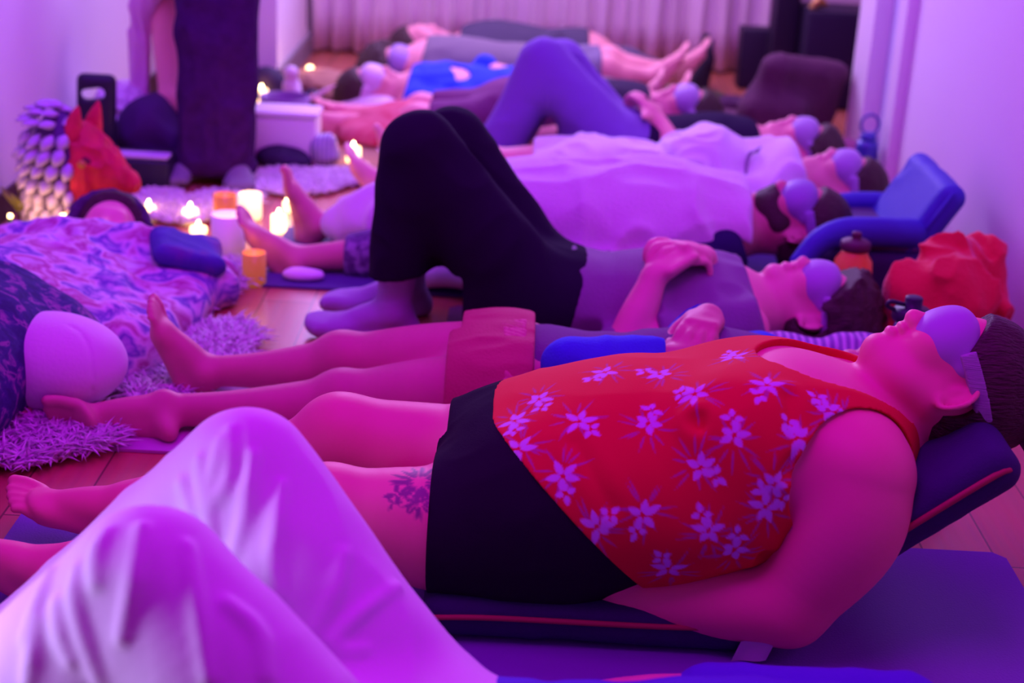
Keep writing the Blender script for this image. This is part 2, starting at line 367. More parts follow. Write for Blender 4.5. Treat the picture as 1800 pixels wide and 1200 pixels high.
class Head:
    def __init__(s, c, f, u, q=1.0):
        s.c = np.asarray(c, float); s.f = unit(f); u = np.asarray(u, float); s.u = unit(u-s.f*(u@s.f)); s.b = np.cross(s.u, s.f); s.q = q
        s.ax = (s.f, s.b, s.u)
    def P(s, f, b, u): return s.c+s.q*(s.f*f+s.b*b+s.u*u)
    def r(s, *a): return tuple(x*s.q for x in a)
    def loc(s, P): d = (P-s.c)/s.q; return d@s.f, d@s.b, d@s.u
    def build(s, S_, neck, rn=0.056, tg='head', full=0.0, beard=False, lips=True):
        P, r, ax, q = s.P, s.r, s.ax, s.q
        S_.ell(P(-.012, 0, .035), r(.098, .076, .088), ax, .03, tg)
        S_.ell(P(.036, 0, -.005), r(.058, .063+full, .078), ax, .03*q, tg)
        S_.ell(P(.034, 0, -.060), r(.054, .052+full, .050), ax, .03*q, tg)
        for g in (1, -1):
            S_.tube([P(-.008, g*(.053+full), -.050), P(.03, g*(.043+full), -.083), P(.068, g*.018, -.100)], r(.021+full, .020+full, .018), .025, tg)
            S_.ell(P(.064, g*.038, -.026), r(.028, .026+full*.6, .026), ax, .025, tg)
            S_.ell(P(.080, g*.031, .004), r(.014, .016, .012), ax, .010, tg)
            S_.ell(P(.101, g*.0145, -.036), r(.0115, .009, .0095), ax, .008, tg)
            e1, en = unit(s.f*.84-s.b*g*.54), unit(s.b*g*.84+s.f*.54); ec = P(-.016, g*(.086+full*.5), -.012)
            S_.ell(ec-en*.003*q, r(.017, .0045, .029), (e1, en, s.u), .006, tg)
            S_.tube([ec+q*(e1*.018*math.cos(t)+s.u*(.031*math.sin(t)-.004*(math.cos(t) < 0))+en*(.002-.004*math.cos(t))) for t in np.linspace(-2.2, 2.2, 9)[::-1]+math.pi], r(*([.0048]*9)), .003, tg, n=3)
            S_.ell(ec+e1*.003*q+en*.005*q, r(.009, .007, .014), (e1, en, s.u), .004, tg, 's')
            S_.ell(ec-s.u*.029*q+e1*.006*q, r(.010, .006, .010), (e1, en, s.u), .006, tg)
        S_.ell(P(.080, 0, -.101), r(.021, .025, .020), ax, .02, tg)
        S_.tube([P(.086, -.032, .024), P(.094, 0, .020), P(.086, .032, .024)], r(.012, .011, .012), .02, tg)
        S_.tube([P(.090, 0, .014), P(.103, 0, -.016), P(.111, 0, -.034)], r(.0095, .0105, .0140), .014, tg)
        if lips:
            S_.ell(P(.0985, 0, -.0565), r(.0130, .024, .0085), ax, .006, tg)
            S_.ell(P(.0965, 0, -.0745), r(.0130, .021, .0090), ax, .006, tg)
            S_.tube([P(.1, -.02, -.0650), P(.113, 0, -.0652), P(.1, .02, -.0650)], r(.0030, .0045, .0030), .003, tg, op='s')
        S_.tube([P(-.03, 0, -.03), P(-.03, 0, -.08)*.5+np.asarray(neck)*.5, neck], [rn*q*1.0, rn*q*.97, rn*q*1.12], .035, tg)
        if full: S_.tube([P(.035, 0, -.095), P(.0, 0, -.125)], r(.038, .045), .04, tg)
        return S_
    def skull(s, pad=0.0):
        h = S(); h.ell(s.P(-.012, 0, .035), s.r(.098+pad, .076+pad, .088+pad), s.ax, .03)
        h.ell(s.P(.036, 0, -.005), s.r(.058+pad, .063+pad, .078+pad), s.ax, .03); return h
    def hair(s, vol=0.010, low=-.07):
        """cap of hair: skull swollen by vol, cut along the hair line"""
        h = S(); h.ell(s.P(-.018, 0, .038), s.r(.098+vol, .078+vol, .090+vol), s.ax, .03)
        h.ell(s.P(-.05, 0, -.02), s.r(.062+vol*.6, .062+vol*.5, .07), s.ax, .03)
        n = s.f*.83-s.u*.56; e0, e1 = s.P(-.008, .085, -.012), s.P(-.008, -.085, -.012)
        ear = lambda P, d: np.maximum(d, .041*s.q-np.minimum(np.sqrt(((P-e0)**2).sum(1)), np.sqrt(((P-e1)**2).sum(1))))
        return h, [cut(s.P(.090, 0, .090), n), cut(s.P(0, 0, low), -s.u), ear]
    def mask(s):
        m = S()
        for g in (1, -1): m.ell(s.P(.062, g*.034, .003), s.r(.054, .045, .050), s.ax, .045)
        m.ell(s.P(.074, 0, .012), s.r(.040, .045, .040), s.ax, .03); m.tube([s.P(.02, -.066, .014), s.P(.086, 0, .018), s.P(.02, .066, .014)], s.r(.016, .020, .016), .02); return m
    def strap(s, pad=.012, w=.0125, u0=.020, tilt=.0):
        h = s.skull(pad); n = unit(s.u+s.f*tilt)
        def f(P, d):
            g = np.abs((P-s.P(0, 0, u0))@n)-w; return np.maximum(np.maximum(d, g), (P-s.P(.045, 0, 0))@s.f)
        return h, [f]

# ------------------------------------------------------------------ the room
XL, XR, YB = -1.46, 1.25, 7.15
M_wall = mat('white_paint', (.80, .78, .80), .7, .03, 120)
M_trim = mat('white_gloss_paint', (.82, .80, .80), .4)
def slab(name, c, size, m, bev=0.0):
    return struct(bm_obj(name, box_bm(c, size, bev), m, smooth=False))
mf = mat('laminate_floor', (.55, .25, .12), .26, spec=.6); nt = mf.node_tree; bs = nt.nodes['Principled BSDF']
tc = nt.nodes.new('ShaderNodeTexCoord'); mp = nt.nodes.new('ShaderNodeMapping'); mp.inputs['Rotation'].default_value = (0, 0, math.pi/2)
br = nt.nodes.new('ShaderNodeTexBrick'); br.inputs['Scale'].default_value = 1.0; br.inputs['Brick Width'].default_value = 1.2; br.inputs['Row Height'].default_value = .125
br.inputs['Mortar Size'].default_value = .002; br.inputs['Color1'].default_value = (.70, .24, .14, 1); br.inputs['Color2'].default_value = (.58, .18, .10, 1); br.inputs['Mortar'].default_value = (.22, .09, .05, 1)
ns = nt.nodes.new('ShaderNodeTexNoise'); ns.inputs['Scale'].default_value = 6; mp2 = nt.nodes.new('ShaderNodeMapping'); mp2.inputs['Scale'].default_value = (9, .6, 1)
mx = nt.nodes.new('ShaderNodeMix'); mx.data_type = 'RGBA'; mx.blend_type = 'MULTIPLY'; mx.inputs['Factor'].default_value = .35
for a, b in ((tc.outputs['Object'], mp.inputs[0]), (mp.outputs[0], br.inputs['Vector']), (tc.outputs['Object'], mp2.inputs[0]), (mp2.outputs[0], ns.inputs['Vector']),
             (br.outputs['Color'], mx.inputs['A']), (ns.outputs['Color'], mx.inputs['B']), (mx.outputs['Result'], bs.inputs['Base Color'])): nt.links.new(a, b)
slab('floor', (.3, 3.3, -.05), (4.4, 9.4, .1), mf)
slab('wall_left', (XL-.05, 2.5, 1.35), (.1, 7.1, 2.7), M_wall)
slab('wall_right', (XR+.05, 1.98, 1.35), (.1, 6.1, 2.7), M_wall)
slab('baseboard_left', (XL+.006, 2.5, .04), (.012, 7.1, .08), mat('dark_wood', (.09, .05, .05), .5))
slab('wall_back', (.5, YB+.12, 1.35), (4.0, .1, 2.7), M_wall)
slab('wall_far_left', (-1.06, 6.68, 1.35), (.12, 1.05, 2.7), M_wall)
slab('baseboard_far_left', (-.992, 6.68, .045), (.016, 1.05, .09), mat('grey_trim', (.25, .22, .24), .6))
slab('wall_far_right', (1.95, 6.5, 1.35), (.1, 2.6, 2.7), mat('rose_paint', (.62, .38, .36), .8))
slab('trim_1', (XR+.03, 5.09, 1.2), (.13, .12, 2.4), M_trim, .008)
slab('trim_2', (XR+.03, 5.62, 1.2), (.13, .26, 2.4), M_trim, .008)
d = slab('door_1', (XR+.05, 5.32, 1.2), (.05, .36, 2.4), mat('pale_blue_paint', (.60, .62, .80), .5))

# curtains: three sheer panels hanging in pleats
M_cur = mat('sheer_curtain', (.86, .80, .78), .85, .05, 160)
def curtain(x0, x1, y, seed, label):
    rr = random.Random(seed); n = int((x1-x0)/.008); vs = []; fs = []; ph = rr.random()*9
    for k, z in enumerate(np.linspace(.015, 2.5, 14)):
        for i in range(n+1):
            x = x0+(x1-x0)*i/n; g = x*60+ph
            yy = y+.030*math.sin(g+.8*math.sin(x*17+ph))+.018*math.sin(x*23+ph*2+z*.4)+.012*math.sin(x*131+ph)
            vs.append((x+.006*math.sin(z*5+x*30), yy, z))
    for k in range(13):
        for i in range(n): a = k*(n+1)+i; fs.append((a, a+1, a+n+2, a+n+1))
    o = mesh_obj('curtain', vs, fs, M_cur); md = o.modifiers.new('thickness', 'SOLIDIFY'); md.thickness = .002
    return tag(o, label, 'curtain', 'sheer curtains along the back wall')
curtain(-.98, -.22, YB-.06, 1, 'pink-lit sheer curtain panel at the left of the back wall')
curtain(-.24, .44, YB-.09, 2, 'sheer curtain panel in the middle of the back wall behind the sleepers')
curtain(.42, 1.16, YB-.06, 3, 'sheer curtain panel at the right of the back wall by the black loudspeaker')
# two strands hanging on the far left wall
for x, y, l, lab in ((478, 26, .5, 'shorter grey strand hanging on the pale wall at the top'), (494, 46, .56, 'longer grey strand hanging on the pale wall at the top')):
    p = A(x, y, 6.9); p[0] = -.985; q = p+V(0, 0, l)
    tag(bm_obj('hanging_strand', tube_bm([q, q*.5+p*.5+V(0, .006, 0), p], [.004, .006, .003], 6), mat('grey_twig', (.30, .26, .30), .8)), lab, 'hanging strand', 'strands on the far wall')

# ------------------------------------------------------------------ yoga mats
def yoga_mat(x0, x1, y0, y1, col, label, th=.006, skew=0.0, z=0.001):
    m = mat('mat_'+str(len(_mats)), col, .75, .12, 260)
    b = bmesh.new(); n = 20; r = .02
    out = [(x0+r, y0), (x1-r, y0), (x1, y0+r), (x1, y1-r), (x1-r, y1), (x0+r, y1), (x0, y1-r), (x0, y0+r)]
    vs = [b.verts.new((x+skew*(y-y0), y, z)) for x, y in out]; f = b.faces.new(vs)
    e = bmesh.ops.extrude_face_region(b, geom=[f]); bmesh.ops.translate(b, vec=(0, 0, th), verts=[v for v in e['geom'] if isinstance(v, bmesh.types.BMVert)])
    return tag(bm_obj('yoga_mat', b, m, smooth=False), label, 'yoga mat', 'yoga mats across the floor')
yoga_mat(-.86, .84, 1.30, 1.84, (.20, .07, .42), 'violet mat under the sleeper in white trousers, nearest the camera')
yoga_mat(-.84, .89, 1.93, 2.44, (.20, .07, .42), 'purple yoga mat under the sleeper in the red flowered top')
yoga_mat(-.80, .80, 2.68, 3.06, (.55, .24, .50), 'pinkish yoga mat under the sleeper with bare legs and blue sleeves')
yoga_mat(-.66, 1.05, 3.70, 4.24, (.09, .05, .22), 'dark blue yoga mat under the sleeper beneath the white towel')
yoga_mat(-.16, .98, 3.20, 3.62, (.20, .05, .16), 'dark plum mat under the sleeper in black trousers and grey-purple tee')
yoga_mat(-.50, 1.08, 4.30, 4.80, (.30, .12, .30), 'mauve mat under the sleeper in the white hoodie')
yoga_mat(-.62, 1.05, 4.90, 5.36, (.34, .15, .10), 'brownish mat under the sleeper in purple trousers')
yoga_mat(-.80, .82, 5.42, 5.78, (.30, .06, .06), 'dark red mat under the sleeper behind the purple knees')
yoga_mat(-.85, .75, 5.84, 6.22, (.22, .12, .10), 'brown mat under the sleeper in the blue top')

# ------------------------------------------------------------------ skin and cloth
SKIN = lambda n, c: mat('skin_'+n, c, .55, .04, 420, .10, 14, spec=.35)
SK_A = SKIN('light', (.82, .38, .36)); SK_B = SKIN('tan', (.66, .23, .26)); SK_C = SKIN('rosy', (.84, .32, .36))
HAIR = mat('dark_hair', (.055, .025, .022), .55, .8, 40, .4, 60, spec=.4, stretch=(1, 6, 6))
MASK = mat('lavender_satin', (.40, .27, .56), .55, .02, 100, sheen=.2)
def dress_head(root, H, S_=None, hm=None, mm=None, mask=True, vol=.010, low=-.07, hh=.006, curls=0.0, strap=True, strapmat=None):
    s, post = H.hair(vol, low); pst = list(post)
    def strands(P, d):
        f, b, u = H.loc(P); return d-.0016*ridge(np.stack([f*18, b*70, u*40], 1), 3)-(curls*np.abs(noise(P*34, 4)) if curls else 0)
    hair = sculpt('hair', s, hh, hm or HAIR, root, .002+curls, [strands]+pst, 1)
    if mask:
        hug = H.skull(.021)
        m = sculpt('eye_mask', H.mask(), hh*.8, mm or MASK, root, .001, [lambda P, d: -smin(-d, -hug.at(P), .012)], 2); m['label'] = 'lavender eye mask'
        if strap:
            h, ps = H.strap(vol+.006); sculpt('mask_strap', h, hh*.7, strapmat or mm or MASK, m, 0, ps, 1)

# ------------------------------------------------------------------ person in white trousers, knees up, nearest
P1 = thing('person', 'person in loose white trousers, knees raised, lying nearest the camera', 'person', (.3, 1.6, 0), 'sleepers')
kf, hf = A(432, 838, 1.80), V(-.15, 1.665, .125); kn, hn = A(262, 1028, 1.50), V(-.13, 1.375, .125)
af, an = kf+V(-.30, -.02, -kf[2]+.055), kn+V(-.28, .0, -kn[2]+.055)
b = S()
for h, k, a, tg in ((hf, kf, af, 'far'), (hn, kn, an, 'near')):
    limb_leg(b, h, k, a, .092, .058, .055, .034, V(-1, 0, 0), tg); foot(b, a, (-.1, 0, -1), (-1, 0, 0), (0, -1 if tg == 'far' else 1, 0), .25, tg)
tx = V(0, 0, 1)
b.tube([V(-.13, 1.52, .12), V(.08, 1.55, .11), V(.36, 1.55, .122), V(.52, 1.54, .13)], [.175, .16, .17, .14], .05, 'torso', (tx, 1.55))
H1 = Head(V(.74, 1.53, .13), (-.1, 0, 1), (1, 0, .1), .95); H1.build(b, V(.58, 1.55, .11))
for g, sh in ((1, V(.54, 1.74, .11)), (-1, V(.54, 1.37, .11))):
    e = V(.30, 1.55+g*.27, .07); w = V(.10, 1.55+g*.29, .045)
    b.tube([sh, e], [.052, .042], .03, 'uarm'); b.tube([e, e*.6+w*.4, w], [.04, .041, .027], .02, 'farm'); hand(b, w, (-1, 0, 0), (0, 0, -1), (0, -g, 0))
sculpt('body', b, .009, SK_A, P1)
sh = S(b).pick('torso', 'uarm'); blue = mat('violet_blue_cotton', (.10, .05, .55), .9, .2, 120)
sculpt('shirt', sh, .009, blue, P1, .014, [wrinkle(.004, (14, 5, 10), 3), cut(V(-.10, 1.55, .2), (-1, 0, 0))])
t = S()                                                # trousers: thigh and shin, the loose cloth hanging between them
for h, k, a, g in ((hf, kf, af, 1), (hn, kn, an, -1)):
    t.tube([h+V(.02, 0, .01), h*.5+k*.5+V(-.005, 0, .012), k+V(0, 0, .002)], [.118, .104, .076], .05, 'far' if g > 0 else 'near')
    t.tube([k, k*.55+a*.45, a+V(.02, 0, .04)], [.075, .090, .10], .05, 'far' if g > 0 else 'near')
    for f1, f2, r in ((.25, .25, .07), (.48, .45, .068), (.72, .62, .062)):
        t.tube([k+(h-k)*f1, (k+(h-k)*f1)*.5+(k+(a-k)*f2)*.5+V(0, 0, -.01), k+(a-k)*f2], [r*1.05, r*.85, r*1.05], .07, 'far' if g > 0 else 'near')
bases = (t.pick('far'), t.pick('near'))
t.tube([V(-.16, 1.52, .125), V(-.04, 1.54, .12)], [.175, .17], .06, 'seat', (tx, 1.5))
folds = [[(404, 755), (404, 800), (398, 850), (372, 893), (376, 940)], [(352, 808), (357, 850), (361, 890), (376, 945)], [(388, 775), (380, 815), (368, 878)],
         [(447, 800), (437, 860), (428, 915), (412, 972)], [(497, 850), (487, 920), (480, 985), (489, 1042)], [(604, 975), (590, 1040), (553, 1108)],
         [(700, 1030), (650, 1065), (612, 1100), (583, 1130)], [(588, 1128), (605, 1145), (640, 1142)], [(322, 850), (340, 900), (345, 930)], [(610, 760), (680, 880), (735, 985)],
         [(186, 940), (172, 970), (169, 1024)], [(137, 1000), (133, 1050), (146, 1118), (178, 1195)], [(103, 1060), (108, 1110), (125, 1160)], [(330, 960), (345, 1050), (365, 1190)],
         [(70, 1090), (58, 1150), (50, 1198)], [(250, 930), (235, 1020), (215, 1120)], [(400, 1060), (450, 1110), (470, 1190)], [(90, 1010), (70, 1060), (48, 1120)]]
NEAR = (10, 11, 12, 13, 14, 15, 16, 17)
for i, fl in enumerate(folds):
    pts = []
    for p in fl:
        q = bases[1 if i in NEAR else 0].hit(*p)
        if q is not None: pts.append(q)
    if len(pts) > 1 and max(np.linalg.norm(pts[j+1]-pts[j]) for j in range(len(pts)-1)) < .25:
        n = len(pts); t.tube(pts, [.0030+.0050*math.sin(math.pi*(j+.5)/n) for j in range(n)], .011, 'fold', n=4)
white = mat('white_cotton', (.80, .76, .80), .85, .06, 240, sheen=.15)
sculpt('trousers', t, .0045, white, P1, .0, [wrinkle(.0022, (16, 10, 4), 11)], 2, zmin=.012)
s, post = H1.hair(); sculpt('hair', s, .009, HAIR, P1, .003, post)

# ------------------------------------------------------------------ person in the red flowered top
P2 = thing('person', 'person in red flowered sleeveless top and black shorts, reclining on padded seat', 'person', (.2, 2.28, 0), 'sleepers')
b = S(); up = V(0, 0, 1)
hn, kn, an = A(985, 955, 2.17), A(575, 905, 2.14), A(95, 1000, 2.12)
hf, kf, af = A(960, 845, 2.39), A(600, 775, 2.37), A(228, 884, 2.31)
limb_leg(b, hn, kn, an, .108, .070, .066, .038, V(0, 0, -1), 'nleg'); limb_leg(b, hf, kf, af, .104, .068, .064, .037, V(0, 0, -1), 'fleg')
b.tube([hf*.8+kf*.2, hf*.35+kf*.65, kf*1.0+V(-.01, 0, .012)], [.09, .076, .058], .03, 'fleg')
foot(b, af, (-.55, 0, -.83), (-.93, 0, .30), (0, .9, .2), .245, 'ffoot'); foot(b, an, (-.72, 0, -.7), (-.75, -.1, .62), (0, 1, 0), .245, 'nfoot')
pel = V(.075, 2.275, .195); bel = A(1120, 815, 2.27); ch = A(1345, 765, 2.27); nk = A(1545, 735, 2.28)
b.ell(pel, (.185, .215, .125), None, .05, 'pelvis'); b.ell(pel+V(-.02, -.115, -.02), (.13, .10, .11), None, .06, 'pelvis'); b.ell(pel+V(-.02, .115, -.02), (.13, .10, .11), None, .06, 'pelvis')
rx = unit(ch-bel); rz = np.cross(V(0, 1, 0), rx)*-1
ax2 = (rx, V(0, 1, 0), np.cross(rx, V(0, 1, 0)))
b.ell(bel, (.205, .232, .150), ax2, .06, 'belly'); b.ell(bel+V(-.06, 0, -.01), (.17, .215, .125), ax2, .06, 'belly')
b.ell(ch, (.185, .205, .128), ax2, .06, 'chest'); b.ell(A(1300, 775, 2.165), (.105, .098, .088), ax2, .06, 'chest'); b.ell(A(1290, 712, 2.385), (.105, .098, .085), ax2, .06, 'chest')
sn, sf = A(1508, 838, 2.115), A(1476, 704, 2.43)
b.tube([sn+V(-.01, .05, 0), nk+V(-.02, 0, -.03), sf+V(0, -.04, 0)], [.085, .074, .078], .06, 'yoke'); b.tube([ch, nk+V(-.05, 0, -.02)], [.10, .070], .06, 'yoke', (ax2[2], 1.2))
en, wn = A(1385, 1062, 2.075), A(1095, 1052, 2.10)
b.tube([sn, sn*.6+en*.4+V(.016, -.01, .0), en], [.086, .088, .062], .04, 'narm'); b.tube([en, en*.62+wn*.38, wn], [.060, .058, .036], .025, 'narm')
hand(b, wn, (-1, .25, -.12), (0, .5, -.8), (0, .3, 1), (.25, .35, .3), tg='nhand')
ef, wf = A(1400, 700, 2.56), V(.22, 2.55, .10)
b.tube([sf, ef, V(.42, 2.57, .12)], [.08, .07, .056], .04, 'farm'); b.tube([V(.42, 2.57, .12), wf], [.055, .036], .02, 'farm'); hand(b, wf, (-1, 0, -.1), (0, -.2, -1), (0, -1, 0), tg='fhand')
yaw = math.radians(-16); f0 = unit(V(-.33, 0, .94)); u0 = unit(V(.94, 0, .33)); 
H2 = Head(A(1674, 666, 2.285), f0*math.cos(yaw)+V(0, 1, 0)*-math.sin(yaw), u0, 1.0); H2.build(b, nk+V(0.02, 0, -.02), .066, full=.008)
# tattoos: a daisy with a bow on the thigh, a small line drawing inside the elbow
def flower_mask(c, n, t, petals, L_, W_, r0=.0, seed=0, jit=0.0):
    c = np.asarray(c, float); n = unit(n); t = unit(np.asarray(t, float)-n*(np.asarray(t, float)@n)); e = np.cross(n, t); rr = random.Random(seed)
    ang = [2*math.pi*i/petals+rr.uniform(-jit, jit) for i in range(petals)]; ln = [L_*rr.uniform(.75, 1.1) for _ in ang]
    def f(P):
        D = P-c; x, y, z = D@t, D@e, D@n; o = np.zeros(len(P)); m = (np.abs(z) < .06) & (x*x+y*y < (L_*1.4)**2); xx, yy = x[m], y[m]; v = np.zeros(m.sum())
        for a, l in zip(ang, ln):
            q = xx*math.cos(a)+yy*math.sin(a); w = -xx*math.sin(a)+yy*math.cos(a); s_ = np.clip((q-r0)/(l-r0), 0, 1)
            wd = W_*np.sin(np.pi*np.clip(s_**.75, 0, 1))**.8; v = np.maximum(v, np.where((q > r0) & (q < l), np.clip((wd-np.abs(w))/.0022+.3, 0, 1), 0))
        o[m] = v; return o
    return f
tat = []
for px, py, n_, L_, W_, r_ in ((737, 846, 17, .050, .0042, .012), (737, 846, 9, .030, .003, .010), (737, 884, 12, .028, .003, .006), (697, 868, 4, .026, .005, .002), (722, 884, 3, .024, .003, .0), (690, 884, 3, .018, .003, .0)):
    q = b.hit(px, py)
    if q is not None: tat.append(flower_mask(q, b.grad(q), (1, 0, .4), n_, L_, W_, r_, int(px), .15))
for px, py in ((1372, 940), (1382, 936), (1360, 956)):
    q = b.hit(px, py)
    if q is not None: tat.append(flower_mask(q, b.grad(q), (.8, 0, .5), 2, .016, .0018, 0, px))
ink = lambda P: np.max([f(P) for f in tat], 0)*.8
skin2 = attr_mat('skin_p2', (.86, .24, .29), [('ink', (.10, .05, .16))], .5, .03, 420)
sculpt('body', b, .0036, skin2, P2, 0, [], 2, {'ink': ink})
# shorts
hem_n = unit(V(-1, 0, -1.0)); hem_p = A(880, 765, 2.29)+V(.045, 0, .0)
hem_f = lambda P: (P-hem_p)@hem_n+.20*np.maximum(0, 2.21-P[:, 1])
s = b.pick('nleg', 'fleg', 'pelvis', 'belly', 'chest'); hn_c = A(757, 905, 2.16); hf_c = A(788, 790, 2.38)
black = mat('black_jersey', (.016, .007, .024), .95, .12, 300, spec=.08)
sculpt('shorts', s, .005, black, P2, .008, [wrinkle(.0018, (10, 22, 14), 2), lambda P, d: np.maximum(d, np.where(P[:, 1] < 2.285, hn_c[0], hf_c[0])-P[:, 0]), lambda P, d: np.maximum(d, -.035-hem_f(P))])
# top, with its printed blossoms
s = b.pick('belly', 'chest', 'yoke', 'pelvis')
s.ell(bel*.55+ch*.45+V(0, -.03, -.04), (.2, .2, .12), ax2, .05)
fl_px = [(1290, 628), (1160, 658), (1063, 655), (948, 703), (1222, 694), (1348, 680), (1018, 742), (1140, 745), (912, 790), (1455, 722), (1290, 765), (990, 838), (1232, 822), (1130, 905),
         (1345, 890), (1050, 925), (1245, 932), (1290, 965), (1175, 998), (1360, 850), (905, 740), (1480, 740), (1400, 770)]
FL = []; LV = []; top0 = S(s)
for i, (px, py) in enumerate(fl_px):
    q = top0.hit(px, py, .01)
    if q is None: continue
    n = top0.grad(q); rr = random.Random(i*3+1); a = rr.uniform(0, 6.28); t_ = V(math.cos(a), .3*math.sin(a), math.sin(a))
    FL.append(flower_mask(q, n, t_, 5, .029*rr.uniform(.85, 1.1), .0062, .003, i, .3))
    e = unit(np.cross(n, t_)); FL.append(flower_mask(q+e*.026, n, t_, 4, .019, .0052, .003, i+50, .4)); LV.append(flower_mask(q-e*.008, n, t_, 12, .050, .0022, .014, i+9, .3))
for i in range(16):                                    # the side away from the camera carries the same print
    rr = random.Random(i+300); q = bel*(1-rr.random())+ch*rr.random()+V(rr.uniform(-.1, .2), .24, rr.uniform(-.06, .1)); n = V(0, 1, .4)
    FL.append(flower_mask(q, n, (1, 0, rr.uniform(-1, 1)), 5, .034, .0085, .002, i, .25))
red = attr_mat('red_flower_print', (.70, .012, .03), [('leaf', (.42, .10, .34)), ('bloom', (.66, .45, .74))], .85, .05, 320)
neck_c = A(1480, 675, 2.28)
def neckline(P, d):
    D = P-neck_c; e = np.sqrt((D[:, 0]/.145)**2+(D[:, 1]/.105)**2+(D[:, 2]/.20)**2)-1
    return np.maximum(d, -e*.09)
def armhole(c, r):
    def f(P, d):
        D = P-c; return np.maximum(d, r-np.sqrt((D[:, 0]*1.0)**2+(D[:, 1]*.75)**2+(D[:, 2]*1.0)**2))
    return f
def creases(P, d):
    o = d
    for (x0, y0), (x1, y1), dep in (((1228, 740), (1340, 975), .009), ((1010, 780), (1075, 890), .003), ((1385, 700), (1388, 830), .006)):
        p0, p1 = cr_pts[(x0, y0)], cr_pts[(x1, y1)]
        if p0 is None or p1 is None: continue
        e = p1-p0; t_ = np.clip(((P-p0)@e)/(e@e), 0, 1); q = np.sqrt((((P-p0)-t_[:, None]*e)**2).sum(1)); o = o+dep*np.exp(-(q/.011)**2)-dep*.5*np.exp(-((q-.026)/.012)**2)
    return o
cr_pts = {k: top0.hit(*k, .01) for k in ((1228, 740), (1340, 975), (1010, 780), (1075, 890), (975, 850), (1060, 940), (1385, 700), (1388, 830))}
sculpt('top', s, .0030, red, P2, .011, [creases, wrinkle(.0016, (9, 14, 10), 21), lambda P, d: np.maximum(d, hem_f(P)), neckline, armhole(sn+V(.0, -.045, .0), .115), armhole(sf+V(0, .05, 0), .10)], 2,
       {'bloom': lambda P: np.max([f(P) for f in FL], 0), 'leaf': lambda P: np.max([f(P) for f in LV], 0)*.8})
dress_head(P2, H2, vol=.014, low=-.085, hh=.004, strapmat=mat('strap_elastic', (.40, .30, .46), .8, .6, 120, stretch=(.2, .2, 6)))
# hair swept back over the head rest
hs = S(); hs.tube([H2.P(-.06, 0, .10), H2.P(-.10, .0, .125), H2.P(-.17, .0, .135), H2.P(-.24, 0, .12)], [.06, .055, .045, .02], .04)
sculpt('hair_tail', hs, .005, HAIR, P2, 0, [wrinkle(.003, (30, 90, 30), 8)])

# ------------------------------------------------------------------ padded floor seat under the person in red
FS = thing('reclining_chair', 'navy padded floor seat with red piping and raised backrest under the sleeper in red', 'chair', (.35, 2.3, .006))
navy = mat('navy_canvas', (.035, .02, .10), .8, .15, 300); piping = mat('red_piping', (.42, .05, .08), .7)
y0, y1 = 2.045, 2.50
b = S().rbox((.155, (y0+y1)/2, .044), (.27, (y1-y0)/2, .035), None, .028); sculpt('seat_cushion', b, .006, navy, FS, 0, [wrinkle(.002, (12, 12, 12), 3)])
ba = V(.40, 0, .055); bt = V(.742, 0, .332); bd = unit(bt-ba); bn = V(-bd[2], 0, bd[0]); bc = (ba+bt)/2+V(0, (y0+y1)/2+.012, 0)
b = S().rbox(bc, (np.linalg.norm(bt-ba)/2+.02, (y1-y0)/2-.01, .036), (bd, V(0, 1, 0), bn), .032); sculpt('backrest', b, .006, navy, FS, 0, [wrinkle(.002, (12, 12, 12), 3)])
for yy in (y0-.001, y1+.001):
    bm_obj('piping', tube_bm(spline([(-.11, yy, .05), (0, yy, .055), (.25, yy, .055), (.38, yy, .06)], 6), .0045, 8), piping, FS)['label'] = 'red piping of the seat'
    yb = yy+(.022 if yy < 2.2 else 0)
    bm_obj('piping', tube_bm(spline([(*(ba+bn*.008)[:1], yb, (ba+bn*.008)[2]), (*((ba+bt)/2+bn*.008)[:1], yb, ((ba+bt)/2+bn*.008)[2]), (*(bt-bd*.02+bn*.008)[:1], yb, (bt-bd*.02+bn*.008)[2]), (bt[0]+.012, yb+.02, bt[2]-.01)], 6), .005, 8), piping, FS)['label'] = 'red piping of the backrest'
tg_ = Z(1320, 1138, .02); b = bmesh.new(); bmesh.ops.create_grid(b, x_segments=6, y_segments=4, size=.5); 
for v in b.verts: v.co = Vector((tg_[0]+v.co.x*.052+v.co.y*.012, y0-.012-.004*math.sin(v.co.x*5), .028+v.co.y*.036+v.co.x*.008))
bm_obj('care_tag', b, mat('care_tag_satin', (.62, .55, .62), .5), FS)['label'] = 'small pale care tag'

# ------------------------------------------------------------------ generic sleeper on the back: torso, shoulders, neck, head
def torso(b, pel, wst, chs, nck, w=.165, wd=1.0, k=1.55):
    n = V(0, 0, 1)
    b.tube([pel, wst, chs, chs*.45+nck*.55], [w*wd, w*.9*wd, w*1.02*wd, w*.66*wd], .05, 'torso', (n, k))
def arm(b, sh, el, wr, d, n, side, r=(.052, .041, .026), curl=(.35, .45, .35), q=1.0, tg='', spread=0.0):
    sh, el, wr = map(np.asarray, (sh, el, wr))
    b.tube([sh, sh*.5+el*.5, el], [r[0], r[0]*.92, r[1]], .04, 'uarm'+tg); b.tube([el, el*.65+wr*.35, wr], [r[1]*.98, r[1]*1.02, r[2]], .02, 'farm'+tg)
    hand(b, wr, d, n, side, curl, spread, q, 'hand'+tg)

